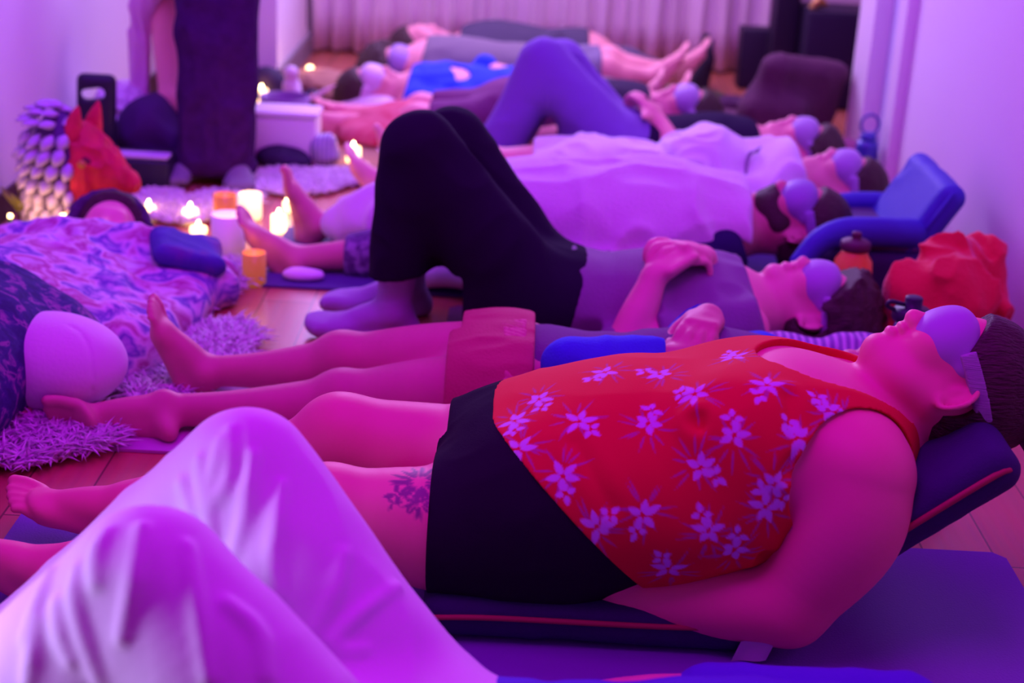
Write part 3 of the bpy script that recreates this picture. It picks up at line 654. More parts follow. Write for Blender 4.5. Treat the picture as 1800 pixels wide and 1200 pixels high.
# ------------------------------------------------------------------ person with bare legs, rust shorts and blue sleeves
P3 = thing('person', 'person with bare legs, rust shorts and blue sleeves, behind the red flowered top', 'person', (0, 2.87, 0), 'sleepers')
b = S(); zn = V(0, 0, -1)
hn, kn, an = V(.01, 2.79, .115), A(600, 705, 2.83), A(290, 742, 2.79); hf, kf, af = V(.0, 2.95, .125), A(600, 636, 2.98), A(365, 652, 2.98)
an[2] = max(an[2], .045)
limb_leg(b, hn, kn, an, .088, .054, .052, .031, zn, 'nleg'); limb_leg(b, hf, kf, af, .086, .054, .052, .031, zn, 'fleg')
foot(b, an, (-.62, -.70, -.25), (-.80, -.1, .10), (.1, -.2, .9), .245, 'nfoot'); foot(b, af, (-.90, 0, -.42), (-.36, 0, .93), (0, 1, 0), .245, 'ffoot')
torso(b, V(.03, 2.87, .115), V(.20, 2.87, .115), V(.42, 2.87, .125), V(.62, 2.87, .115), .155)
H3 = Head(V(.775, 2.87, .125), (-.06, 0, 1), (1, 0, .06), .96); H3.build(b, V(.60, 2.87, .11))
arm(b, V(.52, 2.71, .12), V(.115, 2.725, .205), V(.325, 2.79, .212), (.55, .75, .25), (.1, .3, -1), (-.8, .5, .2), curl=(.5, .6, .5), tg='n')
arm(b, V(.52, 3.03, .12), V(.34, 3.10, .075), V(.395, 2.945, .246), (-.30, -.95, .05), (-.1, -.15, -1), (-.95, .25, .1), curl=(.18, .45, .40), spread=.14, tg='f')
sculpt('body', b, .0055, SK_B, P3)
s = b.pick('nleg', 'fleg'); s.tube([V(-.02, 2.87, .12), V(.06, 2.87, .118)], [.165, .16], .05, '', (V(0, 0, 1), 1.5))
rust = mat('rust_cotton', (.52, .09, .14), .85, .2, 200)
xn, xf = A(783, 700, 2.8)[0], A(812, 620, 2.96)[0]
sculpt('shorts', s, .006, rust, P3, .014, [wrinkle(.004, (14, 26, 14), 4), lambda P, d: np.maximum(d, np.where(P[:, 1] < 2.87, xn, xf)-P[:, 0]), cut(V(.045, 2.87, .1), (1, 0, 0))])
s2 = S(); s2.tube([V(-.055, 2.84, .12), V(.03, 2.865, .12)], [.168, .168], .0, '', (V(0, 0, 1), 1.45))
ribs = lambda P, d: d-.003*np.cos((P[:, 1]+P[:, 0]*.5)*420)*np.clip((P[:, 2]-.02)*20, 0, 1)
o = sculpt('ribbed_hem', s2, .0045, mat('rust_rib', (.64, .16, .24), .85), P3, .006, [ribs, cut(V(-.055, 2.84, .1), (-1, -.15, .25)), cut(V(.03, 2.87, .1), (1, 0, 0))], 1); o['label'] = 'pale ribbed band of the shorts'
s = b.pick('torso'); sculpt('shirt', s, .007, mat('plum_jersey', (.16, .06, .20), .9, .2, 160), P3, .012, [wrinkle(.005, (26, 6, 12), 9), cut(V(.02, 2.87, .1), (-1, 0, 0)), cut(V(.56, 2.87, .1), (1, 0, 0))])
blu = mat('blue_denim', (.04, .08, .62), .85, .2, 220)
for t_, lab in (('n', 0), ('f', 0)):
    s = b.pick('uarm'+t_, 'farm'+t_); w = V(.325, 2.79, .212) if t_ == 'n' else V(.395, 2.945, .246)
    sculpt('sleeve', s, .006, blu, P3, .013, [wrinkle(.003, (20, 12, 12), 6), cut(w+(V(-.03, 0, 0) if t_ == 'n' else V(0, .05, 0)), (1, 0, 0) if t_ == 'n' else (0, -1, 0), .09)])
dress_head(P3, H3, vol=.012)

# ------------------------------------------------------------------ person in black trousers with raised knees, hands clasped on the belly
P4 = thing('person', 'person in black trousers and grey-purple tee, knees raised, hands clasped', 'person', (.2, 3.42, 0), 'sleepers')
b = S()
hn, kn, an = V(.05, 3.34, .105), A(738, 262, 3.35), A(692, 545, 3.37); hf, kf, af = V(.05, 3.51, .105), A(795, 252, 3.53), A(716, 505, 3.56)
limb_leg(b, hn, kn, an, .085, .056, .053, .034, V(-1, 0, 0), 'nleg'); limb_leg(b, hf, kf, af, .085, .056, .053, .034, V(-1, 0, 0), 'fleg')
foot(b, an, (-.12, 0, -1), (-1, -.08, .10), (0, 1, 0), .255, 'foot'); foot(b, af, (-.12, 0, -1), (-1, -.02, .10), (0, -1, 0), .255, 'foot')
torso(b, V(.07, 3.425, .115), V(.22, 3.425, .105), V(.42, 3.425, .115), V(.62, 3.425, .10), .165)
f4 = unit(V(.0, .10, 1)); H4 = Head(A(1428, 540, 3.43), f4, (1, 0, -.02), .98); H4.build(b, V(.585, 3.425, .10))
cl = A(1165, 462, 3.40)
arm(b, V(.52, 3.25, .115), A(1098, 612, 3.20), A(1152, 482, 3.29), (.72, .45, .38), (.35, .1, -.9), (-.6, .7, .3), (.056, .043, .028), (.5, .8, .6), q=1.08, tg='n')
arm(b, V(.52, 3.60, .115), V(.24, 3.64, .10), A(1236, 452, 3.40), (-.80, -.50, .36), (-.25, -.35, -.9), (-.5, .75, .2), (.056, .043, .028), (.35, .8, .6), spread=.10, q=1.08, tg='f')
sculpt('body', b, .0055, SK_C, P4)
sock = mat('lavender_sock', (.42, .34, .52), .9, .35, 300)
for a, t_, y in ((an, (-1, -.08, .10), 1), (af, (-1, -.02, .10), -1)):
    s = S(); foot(s, a, (-.12, 0, -1), t_, (0, y, 0), .255); s.tube([a, a+V(.008, 0, .10)], [.034, .04], .02)
    q = unit(t_); s.ell(a+V(0, 0, -.058)+q*.135, (.055, .040, .018), (q, V(0, 1, 0), V(0, 0, 1)), .025)
    o = sculpt('sock', s, .005, sock, P4, .005, [wrinkle(.0015, (8, 8, 40), 3)], 3, zmin=.004); o['label'] = 'lavender grey sock'
s = S(); bk = mat('black_cotton_twill', (.016, .007, .028), .95, .15, 260, spec=.08)
for h, k, a, yo in ((hn, kn, an, -1), (hf, kf, af, 1)):
    c = a+(k-a)*.16
    s.tube([h, h*.5+k*.5+V(.006, 0, -.012), k], [.108, .098, .072], .05, 'leg'); s.tube([k, k*.5+c*.5+V(-.004, 0, 0), c], [.070, .074, .068], .05, 'leg')
    m1, m2 = k+(h-k)*.22, k+(a-k)*.22; s.tube([m1, m1*.5+m2*.5, m2], [.06, .052, .058], .05, 'leg')
s.tube([V(.0, 3.425, .115), V(.12, 3.425, .11)], [.175, .165], .06, '', (V(0, 0, 1), 1.45))
hem = lambda P, d: np.maximum(d, np.where(P[:, 0] < -.12, (an[2]+.092+(P[:, 0]-an[0])*.15)-P[:, 2], -1))
sculpt('trousers', s, .006, bk, P4, .003, [wrinkle(.004, (9, 16, 9), 5), hem, cut(V(.13, 3.4, .1), (1, 0, -.3))], 2, zmin=.012)
s = b.pick('torso'); s.plus(b.pick('uarmn', 'uarmf')); tee = mat('grey_purple_tee', (.24, .17, .27), .9, .2, 180)
en4 = A(1098, 612, 3.20)
sculpt('tee', s, .006, tee, P4, .014, [wrinkle(.010, (11, 9, 12), 13), cut(V(.075, 3.4, .1), (-1, 0, .2)), cut(V(.57, 3.42, .1), unit(V(1, 0, .35))), cut(en4+V(.07, 0, .0), (-1, -.2, 0), .10), cut(V(.31, 3.64, .1), (-1, 0, 0), .10)])
dress_head(P4, H4, vol=.018, low=-.075, hh=.0055, curls=.016)
hs = S()
for i in range(26):
    rr = random.Random(i+40); hs.ell(H4.P(rr.uniform(-.12, .03), rr.uniform(-.07, .07), rr.uniform(.09, .165)), (rr.uniform(.018, .03),)*3, None, .012)
sculpt('curls', hs, .006, HAIR, P4, 0, [wrinkle(.004, (60, 60, 60), 8)])

# ------------------------------------------------------------------ bearded person under the white towel
P5 = thing('person', 'bearded person lying under a white towel, dark top, bare feet to the left', 'person', (.2, 3.97, 0), 'sleepers')
b = S()
hn, kn, an = V(.02, 3.88, .12), V(-.22, 3.86, .10), A(525, 455, 3.84); hf, kf, af = V(.02, 4.06, .12), V(-.2, 4.09, .11), A(562, 395, 4.10)
limb_leg(b, hn, kn, an, .088, .056, .055, .034, zn, 'nleg'); limb_leg(b, hf, kf, af, .088, .056, .055, .034, zn, 'fleg')
foot(b, an, (-.86, -.1, -.5), (-.58, -.05, .82), (0, 1, .1), .25, 'foot'); foot(b, af, (-.95, 0, -.3), (-.22, 0, .97), (0, -1, 0), .25, 'foot')
torso(b, V(.05, 3.97, .125), V(.22, 3.97, .13), V(.45, 3.97, .14), V(.63, 3.97, .155), .17)
f5 = unit(V(-.22, .08, .96)); H5 = Head(A(1404, 392, 3.96), f5, (.97, 0, .22), 1.0); H5.build(b, V(.61, 3.97, .15), beard=True)
arm(b, V(.53, 3.78, .13), V(.28, 3.74, .07), V(.06, 3.77, .06), (-1, 0, 0), (0, 0, -1), (0, 1, 0), tg='n'); arm(b, V(.53, 4.16, .13), V(.28, 4.22, .07), V(.05, 4.2, .06), (-1, 0, 0), (0, 0, -1), (0, -1, 0), tg='f')
sculpt('body', b, .007, SK_B, P5)
s = b.pick('torso', 'uarmn', 'uarmf', 'farmn', 'farmf'); sculpt('shirt', s, .008, mat('ink_blue_jersey', (.025, .012, .08), .95, .2, 150, spec=.1), P5, .012, [wrinkle(.004, (10, 10, 10), 13), cut(V(.0, 3.97, .1), (-1, 0, 0)), cut(V(.60, 3.97, .1), unit(V(1, 0, .4)))])
s = b.pick('nleg', 'fleg'); patp = pattern_mat('patterned_trouser', [(.30, .22, .40), (.10, .05, .16), (.45, .36, .55)], 26, 'noise')
sculpt('trousers', s, .008, patp, P5, .014, [wrinkle(.005, (16, 12, 12), 3), lambda P, d: np.maximum(d, np.where(P[:, 1] < 3.97, an[0]+.12, af[0]+.03)-P[:, 0])])
bd = S(); 
bd.ell(H5.P(.05, 0, -.075), H5.r(.056, .058, .052), H5.ax, .02); bd.ell(H5.P(.088, 0, -.05), H5.r(.026, .034, .014), H5.ax, .02); bd.ell(H5.P(.015, 0, -.055), H5.r(.045, .076, .048), H5.ax, .03)
o = sculpt('beard', bd, .006, HAIR, P5, .002, [lambda P, d: np.maximum(d, H5.loc(P)[2]+.028+.3*np.clip(H5.loc(P)[0]-.05, -.04, .1)), wrinkle(.002, (50, 50, 50), 2)]); o['label'] = 'short dark beard'
dress_head(P5, H5, vol=.014, low=-.07, hh=.006, mm=mat('purple_satin', (.30, .22, .50), .5))
# towel laid over body and legs
tw = S(); tw.tube([V(-.42, 4.08, .07), V(-.26, 4.04, .12), V(0, 3.97, .155), V(.24, 3.97, .165), V(.45, 3.97, .165), V(.585, 3.95, .14)], [.10, .155, .205, .215, .21, .15], .06, '', (V(0, 0, 1), 1.6), n=8)
tw.tube([V(-.25, 3.82, .05), V(.05, 3.76, .06), V(.3, 3.76, .06)], [.09, .12, .12], .08, '', (V(0, 0, 1), 2.0)); tw.tube([V(-.25, 4.15, .05), V(.05, 4.2, .06), V(.3, 4.2, .07)], [.09, .12, .12], .08, '', (V(0, 0, 1), 2.0))
terry = mat('white_terry', (.80, .72, .80), .95, .6, 240, sheen=.3)
def towel_edge(P, d):
    lim = .60-.55*np.clip(3.80+.03*np.sin(P[:, 0]*40)-P[:, 1], 0, .3); low = np.where(P[:, 0] > .33, (.115+.4*np.clip(P[:, 0]-.33, 0, .1)+.02*np.sin(P[:, 0]*26))*(P[:, 1] < 3.95), .014)
    return np.maximum(np.maximum(d, P[:, 0]-lim), low-P[:, 2])
to = sculpt('towel', tw, .0065, terry, None, .012, [wrinkle(.016, (8, 4, 4), 31), wrinkle(.007, (6, 14, 14), 7), towel_edge], 3)
tag(to, 'big white terry towel draped over the bearded sleeper', 'towel')

# ------------------------------------------------------------------ person in white hoodie
P6 = thing('person', 'person in white hoodie and white trousers, hands in the front pocket', 'person', (.4, 4.55, 0), 'sleepers')
b = S()
hn, kn, an = V(.22, 4.47, .11), V(-.1, 4.47, .10), A(690, 337, 4.5); hf, kf, af = V(.22, 4.64, .11), V(-.1, 4.68, .10), A(725, 285, 4.74)
an[2] = .055; af[2] = .055
limb_leg(b, hn, kn, an, .086, .054, .052, .032, zn, 'nleg'); limb_leg(b, hf, kf, af, .086, .054, .052, .032, zn, 'fleg')
foot(b, an, (-.9, 0, -.4), (-.52, 0, .85), (0, 1, 0), .24, 'foot'); foot(b, af, (-.93, 0, -.3), (-.35, 0, .93), (0, -1, 0), .24, 'foot')
torso(b, V(.26, 4.55, .12), V(.42, 4.55, .12), V(.64, 4.55, .135), V(.83, 4.55, .14), .16)
H6 = Head(A(1482, 326, 4.56), unit(V(-.14, .06, 1)), (1, 0, .14), .96); H6.build(b, V(.82, 4.55, .14))
arm(b, V(.75, 4.37, .13), V(.52, 4.33, .12), V(.50, 4.47, .21), (-.2, 1, .1), (0, 0, -1), (1, 0, 0), tg='n'); arm(b, V(.75, 4.73, .13), V(.52, 4.77, .12), V(.50, 4.63, .21), (-.2, -1, .1), (0, 0, -1), (1, 0, 0), tg='f')
sculpt('body', b, .007, SK_A, P6)
s = b.pick('nleg', 'fleg'); s.tube([V(.22, 4.555, .115), V(.32, 4.555, .115)], [.165, .16], .05, '', (V(0, 0, 1), 1.5))
wt = mat('white_sweat_cotton', (.78, .74, .82), .95, .3, 160, sheen=.2); xh = A(935, 320, 4.5)[0]
sculpt('trousers', s, .007, wt, P6, .020, [wrinkle(.012, (16, 8, 10), 3), lambda P, d: np.maximum(d, xh-P[:, 0])], 2, zmin=.012)
s = b.pick('torso', 'uarmn', 'uarmf', 'farmn', 'farmf', 'handn', 'handf'); s.ell(V(.555, 4.54, .185), (.085, .14, .090), None, .05); s.ell(V(.785, 4.53, .165), (.10, .16, .085), None, .05); s.ell(V(.675, 4.42, .285), (.035, .2, .05), None, .04, op='s')
sculpt('hoodie', s, .0065, wt, P6, .018, [wrinkle(.012, (13, 7, 9), 23), cut(V(.30, 4.55, .1), (-1, 0, 0)), cut(V(.845, 4.55, .15), unit(V(1, 0, .25)))])
c0 = A(1298, 262, 4.50)
for k_, dy in ((0, 0), (1, .03)):
    pts = [V(.70, 4.44+dy, .262-.02*k_), V(.665, 4.41+dy, .238), V(.655, 4.37+dy*.4, .175), V(.665, 4.35+dy*.3, .12), V(.70, 4.335, .08)]
    o = bm_obj('drawstring', tube_bm(spline(pts, 6), .0035, 6), mat('grey_cord', (.28, .20, .34), .8), P6)
dress_head(P6, H6, vol=.016, low=-.08, hh=.007)

# ------------------------------------------------------------------ person in purple trousers, knees raised
P7 = thing('person', 'person in purple trousers and black top, knees raised, one hand on the belly', 'person', (.4, 5.0, 0), 'sleepers')
b = S()
hn, kn, an = V(.31, 4.93, .115), A(957, 112, 4.95), A(872, 268, 4.93); hf, kf, af = V(.31, 5.08, .115), A(985, 112, 5.10), A(890, 240, 5.1)
limb_leg(b, hn, kn, an, .085, .055, .052, .033, V(-1, 0, 0), 'nleg'); limb_leg(b, hf, kf, af, .085, .055, .052, .033, V(-1, 0, 0), 'fleg')
for a in (an, af): foot(b, a, (-.1, 0, -1), (-1, 0, .08), (0, 1, 0), .245, 'foot')
torso(b, V(.33, 5.0, .12), V(.47, 5.0, .12), V(.66, 5.0, .125), V(.82, 5.02, .12), .16)
H7 = Head(A(1408, 264, 5.03), unit(V(-.08, .05, 1)), (1, 0, .08), .96); H7.build(b, V(.80, 5.02, .12))
arm(b, V(.74, 4.82, .12), V(.52, 4.80, .10), A(1160, 215, 4.95), (-.5, .6, .5), (-.6, .2, -.7), (-.3, -.3, .9), curl=(.5, .6, .4), tg='n')
arm(b, V(.74, 5.19, .12), V(.50, 5.23, .10), V(.34, 5.16, .17), (-.8, -.5, 0), (0, 0, -1), (-.5, .8, 0), tg='f')
sculpt('body', b, .0075, SK_C, P7)
s = S(); pur = mat('purple_jersey', (.20, .10, .46), .9, .2, 180)
for h, k, a in ((hn, kn, an), (hf, kf, af)):
    c = a+(k-a)*.03
    s.tube([h, h*.5+k*.5+V(.004, 0, -.006), k], [.10, .088, .068], .05); s.tube([k, k*.5+c*.5, c], [.066, .068, .074], .05)
    m1, m2 = k+(h-k)*.22, k+(a-k)*.22; s.tube([m1, m2], [.052, .052], .05)
s.tube([V(.28, 5.0, .115), V(.36, 5.0, .115)], [.165, .16], .06, '', (V(0, 0, 1), 1.45))
sculpt('trousers', s, .008, pur, P7, .004, [wrinkle(.004, (9, 12, 9), 5)], 2, zmin=.012)
s = b.pick('torso', 'uarmn', 'uarmf'); sculpt('top', s, .008, mat('black_top', (.02, .008, .04), .95, .15, 150, spec=.1), P7, .012, [wrinkle(.005, (12, 10, 10), 3), cut(V(.36, 5, .1), (-1, 0, 0)), cut(V(.80, 5, .1), (1, 0, .3))])
dress_head(P7, H7, vol=.016, hh=.008, curls=.008)

# ------------------------------------------------------------------ sleepers farther back
P8 = thing('person', 'sleeper in black sweater behind the purple knees, feet under a red cover', 'person', (0, 5.52, 0), 'sleepers')
b = S(); hn, kn, an = V(-.06, 5.44, .085), V(-.38, 5.42, .075), V(-.66, 5.44, .05); hf, kf, af = V(-.06, 5.59, .085), V(-.38, 5.6, .075), V(-.62, 5.6, .05)
limb_leg(b, hn, kn, an, .072, .05, .045, .03, tg='leg', back=zn); limb_leg(b, hf, kf, af, .072, .05, .045, .03, tg='leg', back=zn)
for a in (an, af): foot(b, a, (-.6, -.3, -.75), (-.80, -.1, .58), (0, 1, 0), .22, 'foot')
torso(b, V(-.02, 5.52, .115), V(.14, 5.52, .11), V(.34, 5.52, .125), V(.50, 5.52, .12), .155)
H8 = Head(A(1205, 202, 5.42), unit(V(-.2, -.1, 1)), (1, 0, .2), .96); H8.build(b, V(.47, 5.52, .12))
arm(b, V(.42, 5.35, .12), V(.20, 5.32, .07), V(.0, 5.34, .05), (-1, 0, 0), (0, 0, -1), (0, 1, 0), tg='n'); arm(b, V(.42, 5.69, .12), V(.2, 5.72, .07), V(.0, 5.68, .05), (-1, 0, 0), (0, 0, -1), (0, -1, 0), tg='f')
sculpt('body', b, .008, SK_C, P8)
s = b.pick('torso', 'uarmn', 'uarmf'); sculpt('sweater', s, .009, mat('black_knit', (.03, .015, .05), .95, .4, 90), P8, .013, [wrinkle(.005, (12, 10, 10), 3), cut(V(.08, 5.52, .1), (-1, 0, 0)), cut(V(.48, 5.52, .1), (1, 0, .3))])
s = b.pick('leg'); s.tube([V(-.02, 5.52, .115), V(.08, 5.52, .115)], [.16, .155], .05, '', (V(0, 0, 1), 1.5)); sculpt('skirt', s, .009, mat('violet_skirt', (.18, .04, .16), .9, .2, 90), P8, .010, [wrinkle(.006, (8, 14, 10), 3), cut(V(-.34, 5.52, .1), (-1, 0, 0))], zmin=.012)
dress_head(P8, H8, vol=.014, hh=.008)
cv = S(); cv.tube([V(-.60, 5.50, .025), V(-.40, 5.50, .045), V(-.22, 5.49, .04)], [.10, .14, .12], .05, '', (V(0, 0, 1), 2.0)); cv.ell(V(-.5, 5.36, .015), (.14, .11, .045), None, .06)
tag(sculpt('blanket', cv, .008, pattern_mat('red_rose_cloth', [(.55, .02, .08), (.66, .14, .20), (.42, .01, .07)], 7), None, .008, [wrinkle(.010, (8, 8, 6), 2)], zmin=.009), 'crumpled red cover over the feet of a sleeper in the back', 'blanket')

P9 = thing('person', 'sleeper in a bright blue top, head to the left, hands on the belly', 'person', (-.2, 5.85, 0), 'sleepers')
b = S(); hn, kn, an = V(.06, 5.77, 0.075), V(.32, 5.76, 0.085), A(1110, 166, 5.78); hf, kf, af = V(.06, 5.93, 0.075), V(.32, 5.95, 0.075), V(.40, 5.93, 0.050)
an[2] = .085; af = V(.52, 5.93, 0.050)
limb_leg(b, hn, kn, an, tg='leg', back=zn); limb_leg(b, hf, kf, af, tg='leg', back=zn)
for a in (an, af): foot(b, a, (.9, 0, -.3), (.35, 0, .93), (0, 1, 0), .24, 'foot')
torso(b, V(.02, 5.85, 0.080), V(-.12, 5.85, 0.080), V(-.32, 5.85, 0.090), V(-.48, 5.85, 0.075), .16)
H9 = Head(A(652, 164, 5.84), unit(V(.22, -.05, 1)), (-1, 0, .22), .98); H9.build(b, V(-.46, 5.85, 0.075))
arm(b, V(-.42, 5.68, 0.075), V(-.20, 5.63, 0.055), A(805, 143, 5.78), (.8, .5, .1), (0, 0, -1), (.4, -.8, .2), curl=(.4, .5, .4), tg='n'); arm(b, V(-.42, 6.03, 0.075), V(-.2, 6.09, 0.065), V(-.16, 5.93, 0.185), (.9, -.5, 0), (0, 0, -1), (.5, .8, 0), tg='f')
sculpt('body', b, .008, SK_A, P9)
s = b.pick('torso', 'uarmn', 'uarmf', 'farmn', 'farmf'); s.ell(V(-.02, 5.82, 0.115), (.11, .13, .07), None, .05)
cwn = A(805, 143, 5.78)
sculpt('top', s, .008, mat('royal_blue_cotton', (.02, .07, .62), .9, .2, 120), P9, .016, [wrinkle(.008, (12, 10, 10), 3), cut(V(.10, 5.83, 0.065), (1, 0, 0)), cut(V(-.46, 5.83, 0.065), (-1, 0, .2)), cut(cwn+V(-.02, 0, 0), (1, .3, 0), .07)])
s = b.pick('leg'); sculpt('trousers', s, .009, mat('grey_brown_trouser', (.24, .16, .20), .9, .2, 120), P9, .016, [wrinkle(.006, (12, 10, 10), 3), cut(V(.40, 6, 0.065), (1, 0, 0))], zmin=.012)
dress_head(P9, H9, vol=.016, hh=.008, mm=mat('pale_satin', (.70, .55, .72), .5))

P10 = thing('person', 'sleeper in grey tee, bare legs on an olive bolster near the curtains', 'person', (0, 6.26, 0), 'sleepers')
b = S(); hn, kn, an = V(.02, 6.17, 0.085), V(.32, 6.16, 0.150), V(.50, 6.17, 0.140); hf, kf, af = V(.02, 6.34, 0.085), V(.34, 6.34, 0.155), V(.60, 6.31, 0.140)
limb_leg(b, hn, kn, an, tg='leg', back=zn); limb_leg(b, hf, kf, af, tg='leg', back=zn)
for a in (an, af): foot(b, a, (.85, 0, -.4), (.5, 0, .86), (0, 1, 0), .245, 'foot')
torso(b, V(.0, 6.26, 0.095), V(-.14, 6.26, 0.105), V(-.34, 6.26, 0.105), V(-.48, 6.26, 0.095), .175, k=1.4)
H10 = Head(A(697, 126, 6.22), unit(V(.35, -.35, .9)), (-1, 0, .35), .98); H10.build(b, V(-.46, 6.26, 0.095))
arm(b, V(-.42, 6.06, 0.085), V(-.2, 6.02, 0.050), V(.03, 6.04, 0.050), (1, 0, 0), (0, 0, -1), (0, 1, 0), tg='n'); arm(b, V(-.42, 6.46, 0.085), V(-.2, 6.5, 0.050), V(.03, 6.48, 0.050), (1, 0, 0), (0, 0, -1), (0, -1, 0), tg='f')
sculpt('body', b, .009, SK_A, P10)
s = b.pick('torso', 'uarmn', 'uarmf'); sculpt('tee', s, .009, mat('grey_tee', (.20, .17, .20), .9, .2, 120), P10, .014, [wrinkle(.005, (12, 10, 10), 3), cut(V(.06, 6.26, 0.065), (1, 0, 0)), cut(V(-.44, 6.26, 0.065), (-1, 0, .2))])
s = b.pick('leg'); s.tube([V(-.02, 6.26, 0.090), V(.05, 6.26, 0.090)], [.165, .16], .05, '', (V(0, 0, 1), 1.45)); sculpt('shorts', s, .009, mat('slate_short', (.20, .18, .26), .9, .2, 120), P10, .014, [wrinkle(.005, (12, 10, 10), 3), cut(V(.30, 6.24, 0.065), (1, 0, 0))])
dress_head(P10, H10, vol=.022, hh=.009, curls=.012)
bo = S().tube([V(.25, 6.2, 0.050), V(.72, 6.2, 0.050)], [.05, .05], 0)
tag(sculpt('bolster', bo, .009, mat('olive_cotton', (.27, .25, .15), .9, .2, 90), None, 0, [wrinkle(.003, (6, 14, 14), 2), cut(V(.70, 6.24, 0.065), (1, 0, 0))], zmin=.002), 'olive bolster under the bare legs of a sleeper by the curtains', 'bolster')

P11 = thing('person', 'sleeper in dark slate clothes at the very back against the curtains', 'person', (.1, 6.62, 0), 'sleepers')
b = S(); hn, kn, an = V(.28, 6.54, 0.085), V(.44, 6.54, 0.075), V(.70, 6.54, 0.050); hf, kf, af = V(.28, 6.7, 0.085), V(.44, 6.7, 0.075), V(.70, 6.7, 0.050)
limb_leg(b, hn, kn, an, tg='leg', back=zn); limb_leg(b, hf, kf, af, tg='leg', back=zn)
for a in (an, af): foot(b, a, (.95, 0, -.2), (.1, 0, 1), (0, 1, 0), .25, 'foot')
torso(b, V(.22, 6.62, 0.105), V(.08, 6.62, 0.105), V(-.14, 6.62, 0.115), V(-.32, 6.62, 0.105), .175, k=1.35)
H11 = Head(V(-.46, 6.6, 0.125), unit(V(.2, -.1, 1)), (-1, 0, .2), .98); H11.build(b, V(-.30, 6.62, 0.105))
arm(b, V(-.24, 6.44, 0.085), V(.0, 6.4, 0.075), V(.12, 6.54, 0.205), (.7, .6, .1), (0, 0, -1), (.6, -.7, 0), tg='n'); arm(b, V(-.24, 6.8, 0.085), V(.0, 6.82, 0.075), V(.12, 6.68, 0.205), (.7, -.6, .1), (0, 0, -1), (.6, .7, 0), tg='f')
sculpt('body', b, .010, SK_A, P11)
s = b.pick('torso', 'uarmn', 'uarmf', 'farmn'); sculpt('shirt', s, .010, mat('slate_shirt', (.07, .06, .10), .9, .2, 90), P11, .014, [wrinkle(.005, (10, 10, 10), 3), cut(V(.26, 6.54, 0.055), (1, 0, 0)), cut(V(-.29, 6.54, 0.055), (-1, 0, 0))])
s = b.pick('leg'); sculpt('trousers', s, .010, mat('dusk_trouser', (.14, .12, .18), .9, .2, 90), P11, .014, [wrinkle(.005, (10, 10, 10), 3), cut(V(.60, 6.54, 0.055), (1, 0, 0))], zmin=.01)
s = S(); 
for a in (an, af): foot(s, a, (.95, 0, -.2), (.1, 0, 1), (0, 1, 0), .25)
o = sculpt('sock', s, .010, mat('black_sock', (.03, .025, .04), .9), P11, .006)
s, post = H11.hair(.014); sculpt('hair', s, .010, HAIR, P11, .003, post)

# ------------------------------------------------------------------ person under the floral blanket, head away from the camera
P12 = thing('person', 'person under a floral blanket at the left, only forehead and hair showing', 'person', (-1.12, 3.3, 0), 'sleepers')
b = S(); xx = V(1, 0, 0)
H12 = Head(A(192, 424, 3.74), unit(V(.1, -.55, .84)), (.05, 1, .55), .98); H12.build(b, V(-1.10, 3.50, .09))
b.tube([V(-1.15, 2.75, .10), V(-1.15, 2.9, .10), V(-1.13, 3.2, .10), V(-1.12, 3.46, .085)], [.15, .14, .15, .10], .05, 'torso', (V(0, 0, 1), 1.75))
limb_leg(b, V(-1.07, 2.7, .10), V(-1.05, 2.32, .11), V(-1.08, 1.95, .06), tg='leg', back=zn); limb_leg(b, V(-1.23, 2.7, .10), V(-1.25, 2.32, .11), V(-1.22, 1.95, .06), tg='leg', back=zn)
for x in (-1.08, -1.22): foot(b, V(x, 1.95, .06), (0, -1, -.2), (0, -.2, 1), (1, 0, 0), .24, 'foot')
arm(b, V(-.96, 3.36, .075), V(-.93, 3.1, .06), V(-.97, 2.88, .05), (0, -1, 0), (0, 0, -1), (-1, 0, 0), tg='n'); arm(b, V(-1.28, 3.36, .075), V(-1.33, 3.1, .06), V(-1.29, 2.88, .05), (0, -1, 0), (0, 0, -1), (1, 0, 0), tg='f')
sculpt('body', b, .008, SK_C, P12)
hs, post = H12.hair(.020, -.08); sculpt('hair', hs, .007, HAIR, P12, .004, [wrinkle(.003, (60, 20, 30), 3)]+post)
hb = S()
hb.tube([H12.P(.03, -.105, -.03), H12.P(.05, -.092, .05), H12.P(.058, -.02, .108), H12.P(.05, .07, .07), H12.P(.0, .11, -.0), H12.P(-.04, .14, -.06)], [.012, .015, .017, .017, .016, .014], .02); hb.ell(H12.P(.0, .105, -.05), (.04, .04, .05), None, .03)
o = sculpt('hair_wrap', hb, .006, mat('violet_wrap', (.07, .03, .10), .9, .7, 60), P12, 0, [wrinkle(.005, (40, 40, 40), 3)])
fb = S(); fb.tube([V(-1.16, 2.85, .09), V(-1.15, 3.2, .09), V(-1.13, 3.45, .075), V(-1.12, 3.60, .05)], [.19, .20, .17, .10], .06, '', (V(0, 0, 1), 1.75)); fb.tube([V(-1.40, 3.52, .085), V(-1.25, 3.57, .095), V(-1.08, 3.60, .118), V(-.88, 3.60, .09), V(-.74, 3.56, .05)], [.05, .055, .058, .055, .05], .06); fb.ell(V(-.92, 3.38, .035), (.18, .20, .07), None, .08); fb.ell(V(-.98, 3.12, .04), (.22, .18, .08), None, .08); fb.ell(V(-1.34, 3.25, .06), (.11, .34, .08), None, .08); fb.ell(V(-1.25, 3.5, .04), (.18, .14, .07), None, .06)
flo = pattern_mat('floral_throw', [(.62, .50, .62), (.46, .10, .30), (.74, .62, .70), (.16, .10, .42), (.66, .50, .66)], 13, 'noise', (1, 1, 1))
tag(sculpt('floral_blanket', fb, .007, flo, None, .010, [wrinkle(.012, (8, 9, 6), 2), wrinkle(.007, (16, 16, 10), 9)], zmin=.004), 'pink and white floral blanket covering the person along the left wall', 'blanket')
